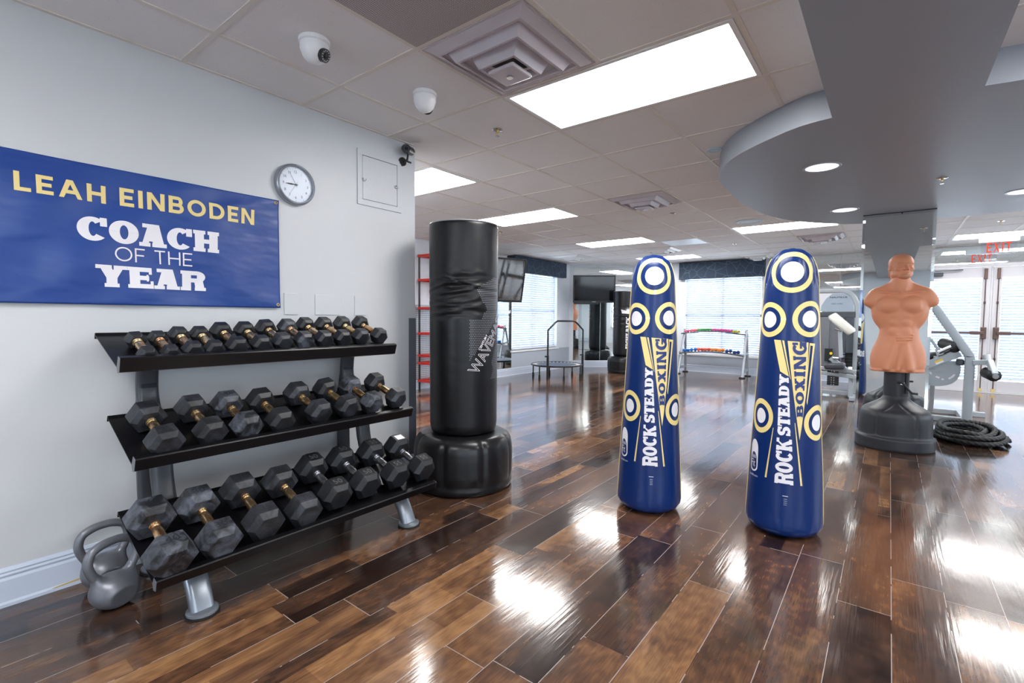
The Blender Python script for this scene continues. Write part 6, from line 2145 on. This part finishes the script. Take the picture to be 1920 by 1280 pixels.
def mini_proto(r, L, rgb, cname):
    root = bpy.data.objects.new('small_dumbbell', None); COL.objects.link(root)
    m = colour(cname, rgb)
    for s in (-1, 1):
        bm = bmesh.new()
        revolve(bm, [(0, -r * .75), (r * .62, -r * .70), (r * .95, -r * .35), (r, 0), (r * .95, r * .35), (r * .62, r * .70), (0, r * .75)], 12)
        for v in bm.verts: v.co = Vector((v.co.x, v.co.z + s * L / 2, v.co.y))
        finish('head', bm, m, root, True, .6)
    bm = bmesh.new(); cyl(bm, (0, -L / 2 + r * .6, 0), (0, L / 2 - r * .6, 0), r * .42, n=10); finish('handle', bm, m, root, True, .6)
    return root
def minis():
    x0, x1 = -3.50, -2.24
    def zt(z0, x): return z0 + .055 * math.sin(PI * (x - x0) / (x1 - x0)) + .011
    cache = {}
    def put(x, y, z, r, rgb, cname, label, group, rz=0.0):
        if cname not in cache:
            o = mini_proto(r, .115, rgb, cname); cache[cname] = o
        else: o = copy_tree(cache[cname])
        o.location = (x, y, z); o.rotation_euler = (math.radians(0), 0, rz)
        tag(o, label, 'dumbbell', group); return o
    g1, g2 = 'small coloured dumbbells on the upper tier', 'small coloured dumbbells on the lower tier'
    up = [(-3.40, 'pink', (226, 74, 118)), (-3.345, 'pink', (226, 74, 118)), (-3.265, 'coral', (240, 104, 112)), (-3.21, 'coral', (240, 104, 112)), (-3.13, 'green', (64, 160, 72)), (-3.07, 'green', (64, 160, 72)), (-2.99, 'green', (64, 160, 72)), (-2.93, 'green', (64, 160, 72)),
          (-2.85, 'magenta', (206, 74, 150)), (-2.79, 'magenta', (206, 74, 150)), (-2.72, 'magenta', (206, 74, 150)), (-2.66, 'magenta', (206, 74, 150)), (-2.59, 'magenta', (206, 74, 150)), (-2.53, 'magenta', (206, 74, 150)), (-2.45, 'olive', (176, 176, 40)), (-2.395, 'olive', (176, 176, 40))]
    lab = {'pink': ['leftmost pink dumbbell on the upper tier', 'second pink dumbbell from the left on the upper tier'],
           'coral': ['left coral dumbbell on the upper tier', 'right coral dumbbell on the upper tier'],
           'green': ['leftmost green dumbbell on the upper tier', 'second green dumbbell from the left on the upper tier', 'third green dumbbell from the left on the upper tier', 'rightmost green dumbbell on the upper tier, next to the magenta ones'],
           'magenta': ['leftmost magenta dumbbell on the upper tier, next to the green ones', 'second magenta dumbbell from the left on the upper tier', 'third magenta dumbbell from the left on the upper tier', 'third magenta dumbbell from the right on the upper tier', 'second magenta dumbbell from the right on the upper tier', 'rightmost magenta dumbbell on the upper tier, next to the olive ones'],
           'olive': ['left olive yellow dumbbell on the upper tier', 'right olive yellow dumbbell at the end of the upper tier']}
    cnt = {}
    for x, c, rgb in up:
        k = cnt.get(c, 0); cnt[c] = k + 1
        put(x, 10.46 + (.006 if k % 2 else -.006), zt(.845, x) + .0275, .027, rgb, c, lab[c][k], g1, math.radians(-6))
    lo = [(-3.37, 'blue', (30, 104, 190), 'left'), (-3.225, 'blue', (30, 104, 190), 'right'), (-3.085, 'vermilion', (226, 92, 66), 'left'), (-2.95, 'vermilion', (226, 92, 66), 'right'), (-2.81, 'orange', (240, 136, 38), 'left'), (-2.675, 'orange', (240, 136, 38), 'right'), (-2.53, 'navy', (38, 58, 116), 'left'), (-2.385, 'navy', (38, 58, 116), 'right')]
    for x, c, rgb, sd in lo:
        put(x, 10.36, zt(.43, x) + .0375, .037, rgb, c, '%s one of the two %s dumbbells on the lower tier' % (sd, {'blue': 'bright blue', 'vermilion': 'red-orange', 'orange': 'orange', 'navy': 'dark navy'}[c]), g2, math.radians(-22))
minis()

# ================================================================== TRAMPOLINE
def trampoline():
    cx, cy = -5.12, 8.02
    R, z = .485, .25
    root = empty('fitness_trampoline', (cx, cy, 0), 0, 'small round black fitness trampoline with a tall handrail near the left window', 'trampoline')
    bm = bmesh.new()
    sweep(bm, [(R * math.cos(2 * PI * i / 48), R * math.sin(2 * PI * i / 48), z) for i in range(48)], circ(.017, 12), closed=True)
    finish('rim', bm, M['black_metal'], root, True)
    bm = bmesh.new(); cyl(bm, (0, 0, z + .001), (0, 0, z + .006), R * .80, n=48); finish('jumping_mat', bm, simple_cache('mat_blue', (70, 84, 104), .45), root)
    bm = bmesh.new()
    for i in range(36):
        a = 2 * PI * i / 36
        c, s = math.cos(a), math.sin(a)
        beam(bm, (c * R * .79, s * R * .79, z + .004), (c * R * .97, s * R * .97, z + .004), .035, .004)
    finish('bungee_loops', bm, M['white_plastic'], root)
    for i in range(6):
        a = math.radians(20 + i * 60)
        bm = bmesh.new(); cyl(bm, (R * .97 * math.cos(a), R * .97 * math.sin(a), z), (R * .97 * math.cos(a), R * .97 * math.sin(a), .03), .013, n=12)
        l = finish('leg', bm, M['black_metal'], root, True, .6)
        bm = bmesh.new(); cyl(bm, (R * .97 * math.cos(a), R * .97 * math.sin(a), .075), (R * .97 * math.cos(a), R * .97 * math.sin(a), 0), .019, .022, n=14); finish('rubber_foot', bm, M['rubber_pad'], l, True, .6)
    a = Vector((-4.98 - cx, 7.50 - cy, 0)); b = Vector((-4.72 - cx, 8.34 - cy, 0)); d = (b - a)
    zt = 1.10
    pts = [a + Vector((0, 0, .0)), a + Vector((0, 0, .5)), a + Vector((0, 0, .86)), a + Vector((0, 0, .93)), a + d * .20 + Vector((0, 0, 1.07)), a + d * .26 + Vector((0, 0, zt)), a + d * .74 + Vector((0, 0, zt)), a + d * .80 + Vector((0, 0, 1.07)), b + Vector((0, 0, .93)), b + Vector((0, 0, .86)), b + Vector((0, 0, .5)), b]
    bm = bmesh.new(); sweep(bm, pts, circ(.017, 12), upv=(d.x, d.y, 0)); hr = finish('handrail', bm, M['black_metal'], root, True, .8)
    for p in (a, b):
        bm = bmesh.new(); cyl(bm, p + Vector((0, 0, .46)), p + Vector((0, 0, .0)), .023, n=14); finish('lower_sleeve', bm, M['black_metal'], hr, True, .6)
        bm = bmesh.new(); cyl(bm, p + Vector((-.02, 0, .44)), p + Vector((-.055, -.01, .44)), .014, n=10); finish('height_knob', bm, M['black_plastic'], hr, True, .6)
trampoline()

# ================================================================== TELEVISIONS
def tv(name, c, right, w, h, tilt, label, screen, mount_to):
    """c centre, right = unit vector along the top edge (viewer's right), tilt in degrees towards the floor"""
    root = empty(name, c, 0, label, 'television')
    r = Vector(right).normalized(); up0 = Vector((0, 0, 1)); n0 = r.cross(up0).normalized()       # points to the viewer
    t = math.radians(tilt)
    n = n0 * math.cos(t) - up0 * math.sin(t); up = up0 * math.cos(t) + n0 * math.sin(t)
    Mx = Matrix(((r.x, n.x, up.x, 0), (r.y, n.y, up.y, 0), (r.z, n.z, up.z, 0), (0, 0, 0, 1)))
    bm = bmesh.new()
    f = .028
    for q in ((-w / 2, -h / 2, w / 2, -h / 2 + f * 1.5), (-w / 2, h / 2 - f, w / 2, h / 2), (-w / 2, -h / 2 + f * 1.5, -w / 2 + f, h / 2 - f), (w / 2 - f, -h / 2 + f * 1.5, w / 2, h / 2 - f)):
        box(bm, q[0], -.03, q[1], q[2], .012, q[3], .004, Mx)
    finish('bezel', bm, M['black_plastic'], root)
    bm = bmesh.new(); box(bm, -w / 2 + .01, -.06, -h / 2 + .01, w / 2 - .01, -.005, h / 2 - .01, .006, Mx); finish('back_shell', bm, M['black_plastic'], root)
    bm = bmesh.new(); box(bm, -w / 2 + f, -.004, -h / 2 + f * 1.5, w / 2 - f, .004, h / 2 - f, 0, Mx); finish('screen', bm, screen, root)
    bm = bmesh.new(); box(bm, -.04, .0121, -h / 2 + .012, .04, .0135, -h / 2 + .026, 0, Mx); finish('maker_badge', bm, M['grey_print'], root)
    a = Mx @ Vector((0, -.06, 0)); b = Vector(mount_to) - Vector(c)
    bm = bmesh.new(); beam(bm, a, b, .05, .06, .004); beam(bm, Mx @ Vector((-.15, -.07, 0)), Mx @ Vector((.15, -.07, 0)), .02, .25, .003)
    finish('mount_arm', bm, M['black_metal'], root)
    return root
tv('wall_television', (-5.18, 9.62, 1.80), (.82, .57, 0), .93, .60, 4, 'flat black television hung in front of the angled wall mirror', M['screen'], (-5.55, 10.10, 1.80))
tv('corner_television', (-5.34, 6.28, 1.80), (.37, .93, 0), 1.33, .76, 13, 'large tilted glossy television partly hidden behind the tall black bag', M['screen_gloss'], (-5.90, 6.45, 1.80))

# ================================================================== RED SHELF UNIT (behind the bag)
def red_rack():
    x0, x1, y0, y1 = -5.90, -5.42, 5.16, 5.60
    O = Vector(((x0 + x1) / 2, (y0 + y1) / 2, 0))
    root = empty('red_shelf_rack', O, 0, 'black storage rack with red shelf rails seen between the near wall and the tall bag', 'storage rack')
    for x in (x0 + .02, x1 - .02):
        for y in (y0 + .02, y1 - .02):
            bm = bmesh.new(); cyl(bm, (x - O.x, y - O.y, 0), (x - O.x, y - O.y, 2.14), .016, n=12); finish('post', bm, M['black_metal'], root, True, .6)
    for z in (.13, .41, .53, .88, 1.28, 1.72, 2.10):
        bm = bmesh.new()
        for q in ((x0, y0, x1, y0 + .025), (x0, y1 - .025, x1, y1), (x0, y0 + .025, x0 + .025, y1 - .025), (x1 - .025, y0 + .025, x1, y1 - .025)):
            box(bm, q[0] - O.x, q[1] - O.y, z, q[2] - O.x, q[3] - O.y, z + .036, .003)
        if z < 1.9 and abs(z - .41) > .01: 
            for k in range(9):
                yy = y0 + .1 + k * (y1 - y0 - .2) / 8; box(bm, x0 + .02 - O.x, yy - .006 - O.y, z + .024, x1 - .02 - O.x, yy + .006 - O.y, z + .034)
        finish('red_shelf', bm, M['red'], root)
    bm = bmesh.new(); box(bm, XL + .0045, 4.85, .16, XL + .010, 6.55, 1.36, .001)
    tag(finish('wall_panel', bm, M['diamond']), 'silver diamond patterned metal panel on the wall behind the red shelf rack', 'wall panel')
red_rack()

# exercise ball further right in the room (seen in the angled mirror)
bm = bmesh.new(); bmesh.ops.create_icosphere(bm, subdivisions=4, radius=.325)
for v in bm.verts: v.co += Vector((3.3, 4.1, .325))
tag(finish('exercise_ball', bm, simple_cache('ball_blue', (40, 120, 190), .35), None, True), 'bright blue exercise ball seen only in the angled wall mirror', 'exercise ball')

# ================================================================== CAMERA, WORLD
def camera():
    yaw, pit, rol = 0.6601, 0.0501, 0.0071
    cy, sy = math.cos(yaw), math.sin(yaw)
    F0 = Vector((-sy, cy, 0)); R0 = Vector((cy, sy, 0)); U0 = Vector((0, 0, 1))
    F = F0 * math.cos(pit) - U0 * math.sin(pit); U = U0 * math.cos(pit) + F0 * math.sin(pit)
    R = R0 * math.cos(rol) + U * math.sin(rol); U2 = U * math.cos(rol) - R0 * math.sin(rol)
    cd = bpy.data.cameras.new('camera'); cd.sensor_width = 36; cd.lens = 910.4865 / 1920 * 36; cd.clip_start = .02; cd.clip_end = 200
    o = bpy.data.objects.new('camera', cd); COL.objects.link(o)
    o.matrix_world = Matrix(((R.x, U2.x, -F.x, 0), (R.y, U2.y, -F.y, 0), (R.z, U2.z, -F.z, CAMH + .0002), (0, 0, 0, 1)))
    bpy.context.scene.camera = o
camera()
w = bpy.data.worlds.new('daylight'); bpy.context.scene.world = w; w.use_nodes = True
bgn = w.node_tree.nodes['Background']; bgn.inputs[0].default_value = (0.86, 0.93, 1.0, 1); bgn.inputs[1].default_value = 6.5
sc = bpy.context.scene
sc.view_settings.view_transform = 'Standard'; sc.view_settings.look = 'None'
sc.view_settings.gamma = 1; sc.view_settings.use_curve_mapping = False
sc.view_settings.exposure = 0.2
